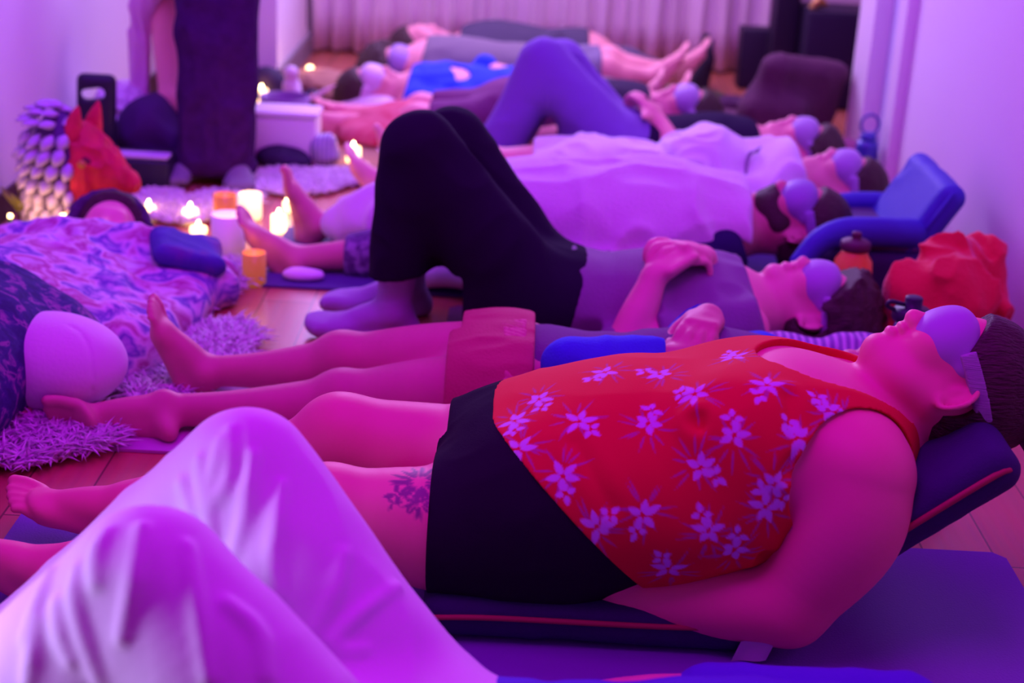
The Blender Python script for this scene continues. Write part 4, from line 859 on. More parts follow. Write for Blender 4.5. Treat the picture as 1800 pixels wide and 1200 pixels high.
nb = S(); nb.tube([V(-1.16, 3.0, .10), V(-1.15, 2.8, .11), V(-1.17, 2.5, .10), V(-1.17, 2.05, .09)], [.20, .21, .19, .18], .06, '', (V(0, 0, 1), 1.3)); nb.ell(V(-1.0, 2.98, .08), (.15, .13, .10), None, .06)
nvy = pattern_mat('navy_paisley', [(.03, .02, .12), (.05, .03, .18), (.30, .10, .30), (.04, .03, .16)], 34, 'noise', stops=[.35, .52, .62, .7])
tag(sculpt('navy_blanket', nb, .007, nvy, None, .012, [wrinkle(.008, (8, 8, 8), 12)], zmin=.004), 'navy blanket with small paisley specks below the floral one', 'blanket')
cb = S().rbox(A(330, 440, 3.55), (.075, .075, .012), (unit(V(.9, .3, -.35)), unit(V(-.3, .95, .1)), unit(V(.3, 0, 1))), .012)
tag(sculpt('woven_cloth', cb, .006, pattern_mat('navy_weave', [(.05, .04, .24), (.08, .06, .32), (.20, .05, .24)], 9, 'noise'), None, .010, [wrinkle(.006, (16, 16, 16), 5)]), 'navy woven cloth corner on the edge of the floral blanket', 'cloth')

# ------------------------------------------------------------------ people at the far left: one seated, one standing
P13 = thing('person', 'seated person with a pink shawl over bare shoulders, behind the standing one', 'person', (-1.08, 5.05, 0), None)
b = S(); b.tube([V(-1.08, 5.12, .13), V(-1.08, 5.14, .32), V(-1.075, 5.12, .50)], [.13, .11, .125], .05, 'torso', (V(0, 1, 0), 1.4)); b.tube([V(-1.075, 5.12, .52), V(-1.07, 5.11, .60)], [.065, .052], .03, 'torso')
H13 = Head(V(-1.06, 5.09, .72), (.6, -.75, -.1), (0, 0, 1), .96); H13.build(b, V(-1.07, 5.11, .58))
arm(b, V(-1.195, 5.07, .50), A(302, 172, 4.92), V(-1.02, 4.86, .17), (.9, -.1, -.3), (0, 0, -1), (.2, .9, 0), (.050, .040, .027), tg='n'); arm(b, V(-.975, 5.14, .48), V(-.98, 5.06, .27), V(-1.04, 4.94, .18), (-.5, -.8, -.3), (0, 0, -1), (-1, 0, 0), tg='f')
limb_leg(b, V(-1.14, 5.08, .11), V(-1.20, 4.84, .13), V(-1.0, 4.80, .06), .085, .07, tg='leg'); limb_leg(b, V(-1.03, 5.08, .11), V(-.99, 4.94, .12), V(-1.10, 4.92, .07), tg='leg')
for a, t_ in ((V(-1.0, 4.80, .06), (1, 0, 0)), (V(-1.10, 4.92, .07), (-1, 0, 0))): foot(b, a, (0, -.3, -1), t_, (0, -1, 0), .21, 'foot')
sculpt('body', b, .008, SK_C, P13)
s = b.pick('leg'); s.ell(V(-1.2, 4.92, .09), (.10, .12, .10), None, .06); sculpt('trousers', s, .009, mat('aubergine_cotton', (.06, .015, .10), .95, .2, 90), P13, .014, [wrinkle(.010, (12, 12, 10), 3)], zmin=.004)
s = b.pick('torso'); sculpt('top', s, .009, mat('black_vest', (.03, .02, .05), .9), P13, .008, [cut(V(-1.1, 5.1, .50), (0, 0, 1))])
sw = S(); sw.tube([V(-1.17, 5.0, .60), V(-1.25, 5.02, .50), V(-1.27, 5.03, .36), V(-1.265, 5.01, .20), V(-1.255, 4.99, .13)], [.035, .036, .03, .026, .02], .03, '', (V(.5, 1, 0), 1.5)); sw.tube([V(-1.20, 5.12, .57), V(-1.07, 5.15, .60), V(-.97, 5.1, .57)], [.055, .05, .055], .03); sw.tube([V(-1.18, 5.0, .585), V(-1.07, 4.98, .555), V(-.98, 5.02, .56)], [.032, .03, .032], .03)
o = sculpt('shawl', sw, .006, mat('pink_gauze', (.70, .34, .58), .9, .2, 60), P13, .004, [wrinkle(.012, (30, 30, 5), 3)])
hs, post = H13.hair(.014); sculpt('hair', hs, .009, HAIR, P13, .003, post)

P14 = thing('person', 'person standing in dark velvety wide trousers, seen from the thighs down', 'person', (-.95, 4.7, 0), None)
b = S(); 
for g in (-1, 1):
    x = -.95+g*.048; limb_leg(b, V(x, 4.72, .86), V(x-.004, 4.70, .47), V(x, 4.72, .085), .075, .055, .052, .034, V(0, 1, 0), 'leg'); foot(b, V(x, 4.72, .085), (0, 0, -1), (g*.5-.2, -1, 0), (-g, 0, 0), .245, 'foot')
b.tube([V(-.955, 4.72, .86), V(-.955, 4.71, 1.06), V(-.955, 4.70, 1.30), V(-.955, 4.70, 1.40)], [.165, .14, .165, .10], .05, 'torso', (V(0, 1, 0), 1.5))
H14 = Head(V(-.955, 4.66, 1.58), (.2, -1, -.2), (0, 0, 1), .98); H14.build(b, V(-.955, 4.70, 1.42))
for g in (-1, 1): arm(b, V(-.955+g*.17, 4.70, 1.36), V(-.955+g*.22, 4.72, 1.10), V(-.955+g*.16, 4.58, .96), (-g*.5, -.8, -.1), (0, 0, -1), (-g, 0, 0), tg='n')
sculpt('body', b, .009, SK_A, P14)
s = b.pick('leg')
for g in (-1, 1):
    x = -.95+g*.046; s.tube([V(x+.01, 4.72, .90), V(x+.008, 4.70, .5), V(x-.006, 4.70, .06)], [.088, .066, .072], .035, '')
s.tube([V(-.945, 4.71, .80), V(-.945, 4.70, .45), V(-.95, 4.70, .1)], [.08, .055, .05], .04)
vel = mat('dark_velvet', (.055, .012, .085), .95, .5, 50, .35, 30, spec=.05)
sculpt('trousers', s, .008, vel, P14, .006, [wrinkle(.008, (14, 14, 6), 3), cut(V(-.95, 4.7, 1.02), (0, 0, 1)), cut(V(0, 0, .03), (0, 0, -1))])
s = b.pick('torso', 'uarmn'); sculpt('top', s, .010, mat('dark_top', (.05, .03, .06), .9), P14, .012, [cut(V(-.95, 4.7, .98), (0, 0, -1)), cut(V(-.95, 4.7, 1.41), (0, 0, 1))])
for g in (-1, 1):
    x = -.95+g*.048; s = S(); foot(s, V(x, 4.72, .085), (0, 0, -1), (g*.5-.2, -1, 0), (-g, 0, 0), .245); sculpt('shoe', s, .007, mat('grey_felt', (.20, .16, .22), .9), P14, .007, [cut(V(0, 0, .09), (0, 0, 1))], zmin=.002)
hs, post = H14.hair(.014); sculpt('hair', hs, .009, HAIR, P14, .003, post)

# ------------------------------------------------------------------ sheepskins and cushions
wool = mat('sheepskin_wool', (.80, .70, .78), .95, 0, sheen=.4)
def fleece(label, blobs, n, ln, seed, name='sheepskin_rug', z0=.004, mtl=None):
    """blobs = [(x, y, rx, ry)]: hide plus tufts of wool"""
    rg = np.random.RandomState(seed); c = np.mean([[q[0], q[1]] for q in blobs], 0); root = thing(name, label, 'sheepskin', (c[0], c[1], 0), 'sheepskins')
    s = S()
    for x, y, rx, ry in blobs: s.ell((x, y, z0+.003), (rx, ry, .006), None, .012)
    sculpt('hide', s, .009, mtl or wool, root, .0, [], zmin=z0)
    vs, fs = [], []
    for i in range(n):
        x, y, rx, ry = blobs[rg.randint(len(blobs))]; a = rg.rand()*6.283; r = math.sqrt(rg.rand())*1.02
        p = V(x+rx*r*math.cos(a), y+ry*r*math.sin(a), z0+.006); d = unit(V(math.cos(a)*.25*r+rg.randn()*.55, math.sin(a)*.25*r+rg.randn()*.55-.15, .55+rg.rand()*.4)); L = ln*(.6+.7*rg.rand())
        e = unit(np.cross(d, V(.1, .2, 1))); g = np.cross(d, e); k0 = len(vs); w = .0045; bend = V(rg.randn()*.6, rg.randn()*.6, -.5)
        for t, ww in ((0, 1), (.4, .9), (.75, .55)):
            q = p+d*L*t+bend*L*t*t*.6
            vs += [q+e*w*ww, q-e*w*ww*.5+g*w*ww*.87, q-e*w*ww*.5-g*w*ww*.87]
        vs.append(p+d*L+bend*L*.6)
        for lv in (0, 3): fs += [(k0+lv+j, k0+lv+(j+1) % 3, k0+lv+3+(j+1) % 3, k0+lv+3+j) for j in range(3)]
        fs += [(k0+6+j, k0+6+(j+1) % 3, k0+9) for j in range(3)]
    mesh_obj('wool', vs, fs, mtl or wool, root); return root
fleece('curly white sheepskin on the floor between the round cushion and the bare feet', [(-.70, 3.16, .11, .16), (-.74, 3.0, .09, .10), (-.66, 3.28, .07, .1), (-.80, 3.2, .1, .14)], 6500, .042, 3)
fleece('shaggy white sheepskin at the left edge in front of the round cushion', [(-.94, 2.70, .14, .13), (-.84, 2.73, .08, .09), (-1.06, 2.72, .12, .14)], 7500, .050, 5)
fleece('white sheepskin beside the woven blue cloth and the candles', [(-.80, 3.66, .10, .12), (-.75, 3.76, .08, .08), (-.80, 3.50, .06, .09)], 5000, .042, 7)
fleece('flat pale sheepskin on the floor in front of the white box', [(-.72, 4.72, .17, .15), (-.60, 4.80, .12, .10)], 4000, .024, 9)
fleece('lavender-lit fleece spread around the candles', [(-.98, 4.32, .13, .12), (-.88, 4.46, .10, .10), (-1.1, 4.42, .1, .1)], 4000, .028, 11)
cu = thing('floor_cushion', 'round plump white cushion with a curved seam, on sheepskin at the left', 'cushion', (-.92, 2.87, 0))
cs = S().ell(V(-.925, 2.87, .102), (.150, .125, .098), None, 0)
cq = cs.hit(160, 600); 
seam = [cs.hit(x, y) for x, y in ((122, 572), (140, 582), (153, 600), (160, 625), (163, 655), (160, 690))]
def seam_dent(P, d):
    o = d
    for a_, b_ in zip(seam, seam[1:]):
        e = b_-a_; t_ = np.clip(((P-a_)@e)/(e@e+1e-9), 0, 1); q2 = (((P-a_)-t_[:, None]*e)**2).sum(1); o = np.maximum(o, d+.0045*np.exp(-q2/.0035**2))
    return o
cush = mat('white_cushion_cotton', (.78, .72, .76), .9, .1, 120)
sculpt('cover', cs, .0045, cush, cu, 0, [seam_dent, wrinkle(.0022, (6, 6, 22), 5)], 2, zmin=.008)
fc = S().ell(V(-1.34, 5.0, .10), (.085, .07, .12), None, 0); fc.ell(V(-1.31, 5.0, .14), (.06, .06, .07), None, .05)
tag(sculpt('fluffy_cushion', fc, .007, wool, None, .01, [wrinkle(.014, (22, 22, 22), 4), wrinkle(.006, (60, 60, 60), 6)], zmin=.002), 'fluffy white cushion at the left wall beside the seated person', 'cushion')

# ------------------------------------------------------------------ wolf head sculpture with a mane of pale leaves
WO = thing('wolf_head', 'red carved wolf head with pale leaf mane by the left wall', 'sculpture', (-1.22, 4.12, 0))
wr_ = mat('red_carved_wood', (.62, .02, .06), .6, .5, 60, .35, 25); s = S(); c = V(-1.185, 4.10, 0)
s.ell(c+V(-.02, 0, .21), (.075, .075, .095), None, .03); s.tube([c+V(.0, 0, .205), c+V(.06, -.01, .175), c+V(.118, -.015, .15)], [.062, .048, .026], .03); s.tube([c+V(-.02, 0, .25), c+V(.05, -.01, .215)], [.05, .035], .03)
s.tube([c+V(-.03, 0, .17), c+V(-.03, 0, .08), c+V(-.035, 0, .01)], [.07, .06, .07], .03)
sculpt('face', s, .005, wr_, WO, 0, [wrinkle(.006, (40, 40, 14), 7)], 1, zmin=.0015)
for dy, lx in ((-.035, -.005), (.04, .03)):
    e = S(); e.tube([c+V(lx-.03, dy, .275), c+V(lx-.018, dy-.004, .32), c+V(lx-.005, dy-.006, .362)], [.030, .020, .005], 0); sculpt('ear', e, .005, wr_, WO)
e = S(); e.tube([c+V(.0, -.012, .13), c+V(.05, -.02, .118), c+V(.098, -.02, .112)], [.035, .028, .018], .02); o = sculpt('jaw', e, .005, mat('ochre_wood', (.52, .22, .06), .7, .3, 50), WO); o['label'] = 'ochre lower jaw'
o = bm_obj('eye', lathe_bm(c+V(.002, -.074, .212), [(.0, -.012), (.010, -.008), (.013, 0), (.010, .008), (.0, .012)], 16, Matrix.Rotation(math.pi/2, 3, 'X')), mat('amber_eye', (.62, .30, .05), .3), WO); o['label'] = 'amber eye'
e = S(); e.ell(c+V(.002, -.066, .212), (.026, .012, .022), None, 0); sculpt('eye_socket', e, .004, mat('dark_red_wood', (.16, .01, .03), .7), WO)
vs, fs = [], []; rg = random.Random(4)
def leaf_on(p, d, n, L, w):
    d = unit(d); n = unit(n-d*(n@d)); e = np.cross(d, n); k0 = len(vs)
    prof = ((0, .25, 0), (.25, .85, .005), (.5, 1, .008), (.75, .7, .006), (1, .02, 0))
    for t, ww, hh_ in prof: vs.extend([p+d*L*t-e*w*ww+n*.001, p+d*L*t+n*(hh_+.003), p+d*L*t+e*w*ww+n*.001, p+d*L*t-n*.004])
    for i in range(4):
        for j in range(4): fs.append((k0+i*4+j, k0+i*4+(j+1) % 4, k0+i*4+4+(j+1) % 4, k0+i*4+4+j))
    fs.append((k0+3, k0+2, k0+1, k0)); fs.append((k0+16, k0+17, k0+18, k0+19))
nc = c+V(-.075, 0, .20)
for row in range(11):
    el = math.radians(80-row*15); nk_ = max(5, int(15*math.cos(el)))
    for k in range(nk_):
        az = math.radians(-15+(k+.5*(row % 2))/nk_*330); n = V(math.cos(el)*math.cos(az), math.cos(el)*math.sin(az), math.sin(el))
        if n[0] > .72: continue
        p = nc+n*V(.085, .10, .15)
        if p[2] < .035: continue
        leaf_on(p+n*.004, V(-.45, -.15, -.9 if row > 2 else -.35)+n*.42, n, .052+rg.uniform(-.006, .008), .019)
for row in range(4):
    for k in range(7):
        az = math.radians(110+k*24+12*(row % 2)); n = V(math.cos(az), math.sin(az), .1); p = c+V(-.085, 0, .115-.026*row)+n*V(.075, .085, 0)
        leaf_on(p+n*.004, V(-.25, -.1, -.95)+n*.4, n, .048, .019)
s = S(); s.ell(c+V(-.075, 0, .20), (.078, .095, .142), None, 0); s.tube([c+V(-.09, 0, .15), c+V(-.085, 0, .02)], [.075, .07], .04); sculpt('neck', s, .006, mat('dark_violet_paint', (.10, .04, .16), .8), WO, zmin=.0015)
o = mesh_obj('mane', vs, fs, mat('pale_leaf_paint', (.55, .48, .66), .6), WO); o['label'] = 'mane of pale lavender leaf shapes'
pot = thing('striped_pot', 'small striped pale vase in front of the wolf head by the string lights', 'vase', (-1.13, 3.98, 0))
bm_obj('vase', lathe_bm((-1.19, 3.98, .001), [(.028, 0), (.045, .02), (.05, .05), (.036, .08), (.026, .095), (.03, .10), (.022, .10), (.02, .03)], 28), pattern_mat('striped_glaze', [(.62, .48, .44), (.12, .06, .08), (.60, .44, .42)], 14, 'wave', (.2, .2, 3)), pot)

# ------------------------------------------------------------------ candles, jars and string lights
flame_w = (1.0, .62, .26)
def candle(name, px, py, z0, r, h, label, kind, glow=1.0, grp='lit candles on the floor', lamp=0.0):
    p = Z(px, py, z0); root = thing(name, label, 'candle', (p[0], p[1], z0), grp)
    if kind == 'wax':
        m = mat('lit_wax', (.86, .62, .40), .6, emit=flame_w, estr=4.0) if glow > .5 else mat('cream_wax', (.84, .70, .58), .6, emit=flame_w, estr=.5)
        bm_obj('wax', lathe_bm((p[0], p[1], z0+.001), [(r*.9, 0), (r, .004), (r, h-.004), (r*.92, h), (r*.7, h-.006), (.002, h-.008)], 24), m, root)
    else:
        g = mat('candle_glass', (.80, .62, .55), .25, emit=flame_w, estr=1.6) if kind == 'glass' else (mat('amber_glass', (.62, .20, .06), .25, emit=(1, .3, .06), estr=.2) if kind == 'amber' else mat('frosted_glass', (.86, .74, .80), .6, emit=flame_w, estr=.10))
        bm_obj('jar', lathe_bm((p[0], p[1], z0+.001), [(r*.9, 0), (r, .006), (r, h), (r*.93, h), (r*.93, .012), (.002, .012)], 28), g, root)
        bm_obj('wax', lathe_bm((p[0], p[1], z0+.012), [(r*.9, 0), (r*.9, h*.55), (.002, h*.55)], 24), mat('lit_wax', (.86, .62, .40), .6, emit=flame_w, estr=4.0), root)
    f = S(); q = V(p[0], p[1], z0+h*(.60 if kind != 'wax' else 1.0)); f.tube([q+V(0, 0, .003), q+V(0, 0, .009), q+V(.001, 0, .021)], [.004, .006, .0015], 0)
    sculpt('flame', f, .003, mat('flame', (1, .8, .5), .5, emit=(1.0, .70, .34), estr=26), root)
    wk = bm_obj('wick', tube_bm([q-V(0, 0, .004), q+V(0, 0, .01)], .0012, 6), mat('wick', (.05, .03, .03), .9), root)
    d = bpy.data.lights.new('candle_light', 'POINT'); d.energy = .16*glow+lamp; d.color = (1.0, .42, .12); d.shadow_soft_size = .03
    o = bpy.data.objects.new('candle_light', d); COL.objects.link(o); o.location = q+V(0, 0, .05)
    return root
candle('jar_candle', 440, 384, 0, .034, .074, 'biggest bright glass candle, right behind the bare foot by the towel', 'glass', 1.6)
candle('jar_candle', 402, 456, 0, .045, .125, 'tall frosted white candle jar glowing at its lower left, by the bare foot', 'frost', 1.2)
candle('jar_candle', 396, 392, 0, .034, .085, 'amber glass candle left of the biggest bright one', 'amber', .5)
candle('pillar_candle', 490, 408, 0, .022, .05, 'small pillar candle between the two bare feet by the towel', 'wax', .9)
candle('tea_candle', 506, 372, 0, .015, .03, 'tiny candle behind the small pillar, just left of the upright foot', 'wax', .6)
candle('tea_candle', 335, 388, 0, .022, .035, 'round bright candle on the lavender fleece', 'wax', .9)
candle('tea_candle', 349, 410, 0, .024, .018, 'low flat candle at the edge of the floral blanket', 'wax', .7)
candle('tea_candle', 262, 380, 0, .019, .03, 'small candle right of the head under the floral blanket', 'wax', .7)
candle('pillar_candle', 621, 287, 0, .025, .055, 'square-looking bright candle beside the white paper', 'wax', 1.0)
candle('pillar_candle', 460, 182, .0, .024, .055, 'yellow bright candle behind the white box, touching the dark trousers', 'wax', .9)
candle('jar_candle', 447, 500, 0, .030, .085, 'orange glowing glass in front of the bare foot', 'amber', .8)
SL = []
for i, (px, py, r, lab) in enumerate(((52, 397, .012, 'round lit bulb at the left edge above the floral blanket'), (112, 388, .018, 'brighter round lit bulb below the wolf head'), (545, 123, .017, 'single dim lit bulb at the back left near the blue top sleeper'), (18, 380, .008, 'faint orange bulb at the far left edge'))):
    p = A(px, py, 3.96 if i != 2 else 6.2); rt = thing('light_bulb', lab, 'light bulb', p, 'string lights')
    b = S().ell(p, (r, r, r*1.15), None, 0); sculpt('bulb', b, .004, mat('lit_bulb', (1, .8, .5), .4, emit=(1, .66, .28), estr=7), rt)
    bm_obj('socket', lathe_bm((p[0], p[1], p[2]-r-.012), [(.004, 0), (.006, .004), (.006, .016), (.004, .018)], 12), mat('green_plastic', (.05, .16, .05), .6), rt); SL.append(p)
    d = bpy.data.lights.new('bulb_light', 'POINT'); d.energy = .2; d.color = (1, .5, .2); d.shadow_soft_size = .02; o = bpy.data.objects.new('bulb_light', d); COL.objects.link(o); o.location = p+V(.0, -.03, .04)
tag(bm_obj('light_cable', tube_bm(spline([V(-1.42, 4.05, .01), SL[3]+V(0, 0, -.02), SL[0]+V(0, 0, -.03), V(-1.26, 4.0, .012), SL[1]+V(0, 0, -.035), V(-1.10, 4.06, .006)], 8), .003, 6), mat('green_plastic', (.05, .16, .05), .6)), 'thin green cable of the string lights along the left wall', 'cable')
pl = thing('leafy_plant', 'small dark plant with yellow-green blades at the left edge by the string lights', 'plant', (-1.32, 4.1, 0)); vs, fs = [], []; rg = random.Random(9)
for i in range(22):
    a = rg.uniform(0, 6.28); leaf_on(V(-1.34+.03*math.cos(a), 4.10+.03*math.sin(a), .03), V(math.cos(a)*.7, math.sin(a)*.5, 1), V(-math.cos(a), -math.sin(a), .6), rg.uniform(.06, .11), .009)
mesh_obj('foliage', vs, fs, mat('olive_leaf', (.30, .32, .06), .6), pl); bm_obj('pot', lathe_bm((-1.34, 4.10, .001), [(.04, 0), (.05, .045), (.045, .045), (.04, .01)], 24), mat('dark_pot', (.10, .05, .04), .7), pl)

# ------------------------------------------------------------------ things at the far left
blk = mat('black_plastic', (.02, .012, .035), .5, .1, 120)
c = A(170, 225, 4.72); s = S().rbox(V(c[0], 4.72, .16), (.060, .025, .16), (unit(V(1, .2, -.05)), unit(V(-.2, 1, 0)), unit(V(.05, 0, 1))), .022)
hc = A(163, 166, 4.70); s.rbox(hc, (.036, .06, .018), (unit(V(1, .2, .12)), unit(V(-.2, 1, 0)), unit(V(-.12, 0, 1))), .017, .004, op='s')
tag(sculpt('black_case', s, .005, blk, None), 'upright black case with an oval carrying handle, behind the wolf head', 'case')
am = thing('amplifier', 'low dark box with a pale cloth strip on top, left of the standing legs', 'amplifier', (-1.17, 4.58, 0))
bm_obj('cabinet', box_bm((-1.17, 4.62, .05), (.20, .16, .098), .012), blk, am); o = bm_obj('cloth_strip', box_bm((-1.17, 4.58, .106), (.19, .06, .012), .005), mat('lilac_felt', (.55, .42, .62), .9), am); o['label'] = 'pale lilac strip'
wb = thing('storage_box', 'white plastic box right of the standing legs, dark pouch before it', 'box', A(507, 270, 5.05)*V(1, 1, 0)); c = A(500, 246, 4.98); wp = mat('white_plastic', (.82, .78, .84), .5)
bm_obj('tub', box_bm((c[0], 5.03, .080), (.215, .14, .158), .016, None, None, 3), wp, wb); bm_obj('lid', box_bm((c[0], 5.03, .168), (.224, .15, .018), .008), wp, wb)
s = S().ell(A(490, 275, 4.94)*V(1, 1, 0)+V(0, 0, .028), (.075, .05, .04), None, 0); s.ell(A(520, 282, 4.94)*V(1, 1, 0)+V(0, 0, .02), (.05, .04, .03), None, .03)
tag(sculpt('pouch', s, .006, mat('black_nylon', (.03, .015, .06), .6, .3, 60), None, 0, [wrinkle(.005, (22, 22, 22), 3)], zmin=.003), 'crumpled black pouch in front of the white box', 'pouch')
s = S().rbox(A(568, 258, 5.0)*V(1, 1, 0)+V(0, 0, .05), (.045, .05, .045), (unit(V(1, .3, .2)), unit(V(-.3, 1, 0)), unit(V(-.2, 0, 1))), .03)
tag(sculpt('tote_bag', s, .006, pattern_mat('zigzag_weave', [(.60, .56, .66), (.10, .10, .26), (.62, .58, .68), (.2, .2, .4)], 22, 'wave', (1, 1, 2)), None, .004, [wrinkle(.006, (16, 16, 16), 3)], zmin=.003), 'small blue and white patterned bag right of the white box', 'bag')
bw = A(500, 180, 5.35); bl = thing('singing_bowl', 'purple round bowl showing above the white box', 'bowl', (bw[0], 5.35, 0)); bm_obj('bowl', lathe_bm((bw[0], 5.35, .001), [(.03, 0), (.065, .03), (.085, .08), (.088, .15), (.082, .15), (.078, .08), (.055, .035), (.002, .012)], 32), mat('violet_bowl', (.28, .14, .40), .4), bl)
fg = thing('figurine', 'white rounded figurine on a terracotta block at the back left', 'figurine', A(513, 165, 5.75)*V(1, 1, 0)); c = A(513, 150, 5.75)
s = S().ell(c+V(0, 0, -.005), (.036, .03, .038), None, 0); s.ell(c+V(-.002, -.005, .048), (.029, .026, .028), None, .012); s.ell(c+V(.022, -.02, -.02), (.02, .02, .02), None, .01); sculpt('body', s, .005, mat('white_ceramic', (.80, .74, .82), .4), fg)
bm_obj('block', box_bm((c[0]-.01, 5.76, max(.02, (c[2]-.04)/2)), (.12, .09, max(.04, c[2]-.042)), .006), mat('terracotta', (.50, .20, .14), .8), fg)
for px, py, r, lab, cat in ((468, 130, .065, 'black shapeless bag standing behind the standing legs at the back left', 'bag'), (500, 112, .05, 'black rounded bag by the far left wall behind the white figurine', 'bag'), (548, 148, .035, 'small black shoe right of the white figurine', 'shoe')):
    p = A(px, py, 6.0 if cat == 'bag' else 5.9); s = S().ell((p[0], p[1], r*.9), (r*1.1, r*.8, r), None, 0); s.ell((p[0]+r*.7, p[1]-.02, r*.5), (r*.7, r*.6, r*.5), None, .03)
    tag(sculpt('black_'+cat, s, .008, mat('black_nylon', (.03, .015, .06), .6, .3, 60), None, 0, [wrinkle(.007, (18, 18, 18), int(px))], zmin=.003), lab, cat)
q0, q1 = A(536, 180, 5.5), A(588, 150, 5.5); fe = thing('feather', 'white feather slanting up right of the white box', 'feather', q0*V(1, 1, 0)); vs, fs = [], []
leaf_on(q0, q1-q0, V(-.3, -.8, .5), float(np.linalg.norm(q1-q0))*1.05, .010); mesh_obj('vane', vs, fs, mat('white_feather', (.80, .70, .76), .8), fe); bm_obj('quill', tube_bm([q0*V(1, 1, 0)+V(-.02, 0, .004), q0, q1], .003, 6), mat('quill', (.6, .45, .4), .6), fe)
c = A(662, 190, 5.72); s = S().ell((c[0], 5.76, .045), (.085, .06, .035), None, 0); s.ell((c[0]-.09, 5.78, .035), (.06, .04, .025), None, .03)
tag(sculpt('small_pillow', s, .007, mat('white_pillow', (.84, .78, .84), .9), None, .004, [wrinkle(.004, (14, 14, 14), 3)], zmin=.004), 'small white pillow beside the head of the sleeper in blue', 'pillow')
c = A(590, 165, 6.05); s = S().ell((-.80, 6.15, .04), (.16, .13, .05), None, 0); s.ell((-.66, 6.0, .03), (.14, .10, .035), None, .06)
tag(sculpt('brown_blanket', s, .009, mat('tan_wool', (.40, .22, .14), .95, .5, 60), None, .004, [wrinkle(.008, (12, 12, 12), 3)], zmin=.004), 'tan wool blanket heaped on the floor at the back left', 'blanket')
pp = [Z(640, 262), Z(668, 250), Z(684, 312), Z(648, 312)]; b = bmesh.new(); f = b.faces.new([b.verts.new(p+V(0, 0, .002+.006*(i % 2))) for i, p in enumerate(pp)]); e = bmesh.ops.extrude_face_region(b, geom=[f]); bmesh.ops.translate(b, vec=(0, 0, .002), verts=[v for v in e['geom'] if isinstance(v, bmesh.types.BMVert)])
tag(bm_obj('paper_sheet', b, mat('white_paper', (.82, .78, .82), .8), smooth=False), 'white sheet of paper on the floor beside the square bright candle', 'paper')
s = S().ell(Z(532, 482, .02), (.055, .03, .016), None, 0); tag(sculpt('folded_cloth', s, .005, mat('white_pillow', (.84, .78, .84), .9), None, .0, [wrinkle(.003, (18, 18, 18), 3)], zmin=.009), 'small folded white cloth under the bare calf on the dark blue mat', 'cloth')

# ------------------------------------------------------------------ things along the right wall
BC = thing('folding_floor_chair', 'bright blue padded folding floor chair leaning on the right wall behind the bearded sleeper', 'floor chair', (.95, 3.98, 0))
bl_ = mat('blue_nylon', (.05, .055, .42), .6, .15, 160); net = mat('dark_mesh_fabric', (.10, .06, .16), .9, .3, 400)
s = S().tube([A(1405, 462, 3.70), A(1440, 425, 3.72), A(1482, 408, 3.75), A(1540, 406, 3.77), A(1605, 410, 3.80)], [.024, .03, .032, .033, .034], 0, '', (V(0, 0, 1), .9)); sculpt('side_rail', s, .006, bl_, BC, 0, [wrinkle(.002, (10, 10, 10), 3)])
s = S().tube([A(1440, 372, 4.15), A(1485, 356, 4.18), A(1595, 358, 4.20)], [.024, .03, .03], 0); sculpt('side_rail', s, .006, bl_, BC, 0, [wrinkle(.002, (10, 10, 10), 3)])
bm_obj('seat_mesh', box_bm((.93, 3.98, .165), (.26, .40, .012), .004), net, BC)
dd = unit(V(.50, 0, .86)); nn = V(-dd[2], 0, dd[0]); mid = V(1.055, 3.985, .225)
s = S().rbox(mid, (.118, .20, .036), (dd, V(0, 1, 0), nn), .034); sculpt('backrest', s, .006, bl_, BC, 0, [wrinkle(.003, (10, 10, 10), 5)])
bm_obj('seam_welt', tube_bm([mid+dd*t-V(0, .201, 0)+nn*.014 for t in (-.10, 0, .10)], .005, 8), bl_, BC)
s = S().rbox(V(.93, 3.95, .085), (.14, .20, .072), None, .03); sculpt('base_cushion', s, .008, mat('ink_nylon', (.03, .02, .08), .7), BC, 0, [wrinkle(.004, (10, 10, 10), 3)], zmin=.008)
bo = thing('sports_bottle', 'orange sports bottle with dark screw cap behind the curly-haired head', 'bottle', (.838, 3.64, 0)); x, y = A(1500, 460, 3.64)[0], 3.64
ob = mat('orange_plastic', (.95, .42, .06), .35, spec=.5)
bm_obj('bottle_body', lathe_bm((x, y, .001), [(.040, 0), (.046, .01), (.047, .05), (.043, .075), (.047, .10), (.049, .14), (.046, .170), (.034, .188), (.032, .198), (.002, .198)], 36), ob, bo)
bm_obj('cap', lathe_bm((x, y, .199), [(.034, 0), (.037, .004), (.037, .020), (.028, .026), (.012, .028), (.011, .036), (.013, .039), (.011, .045), (.002, .046)], 32), mat('maroon_plastic', (.10, .02, .06), .5), bo)
vs = []; fs = []
for i in range(9):
    a = math.radians(205+i*6); 
    for zz in (.085+.006*i-.012*(i/4-1)**2, .135-.002*i): vs.append((x+.0497*math.cos(a), y+.0497*math.sin(a), zz))
fs = [(2*i, 2*i+2, 2*i+3, 2*i+1) for i in range(8)]
o = mesh_obj('swoosh_print', vs, fs, mat('dark_print', (.05, .01, .06), .5), bo); md = o.modifiers.new('t', 'SOLIDIFY'); md.thickness = .001; o['label'] = 'dark curved print on the bottle'
x, y = A(1602, 560, 3.12)[0], 3.12; db = thing('water_bottle', 'dark clear water bottle with black spout cap beside the nose of the sleeper in red', 'bottle', (x, y, 0))
bm_obj('bottle_body', lathe_bm((x, y, .001), [(.036, 0), (.039, .01), (.039, .165), (.034, .19), (.024, .20), (.002, .20)], 32), mat('smoky_plastic', (.10, .06, .28), .15, spec=.8), db)
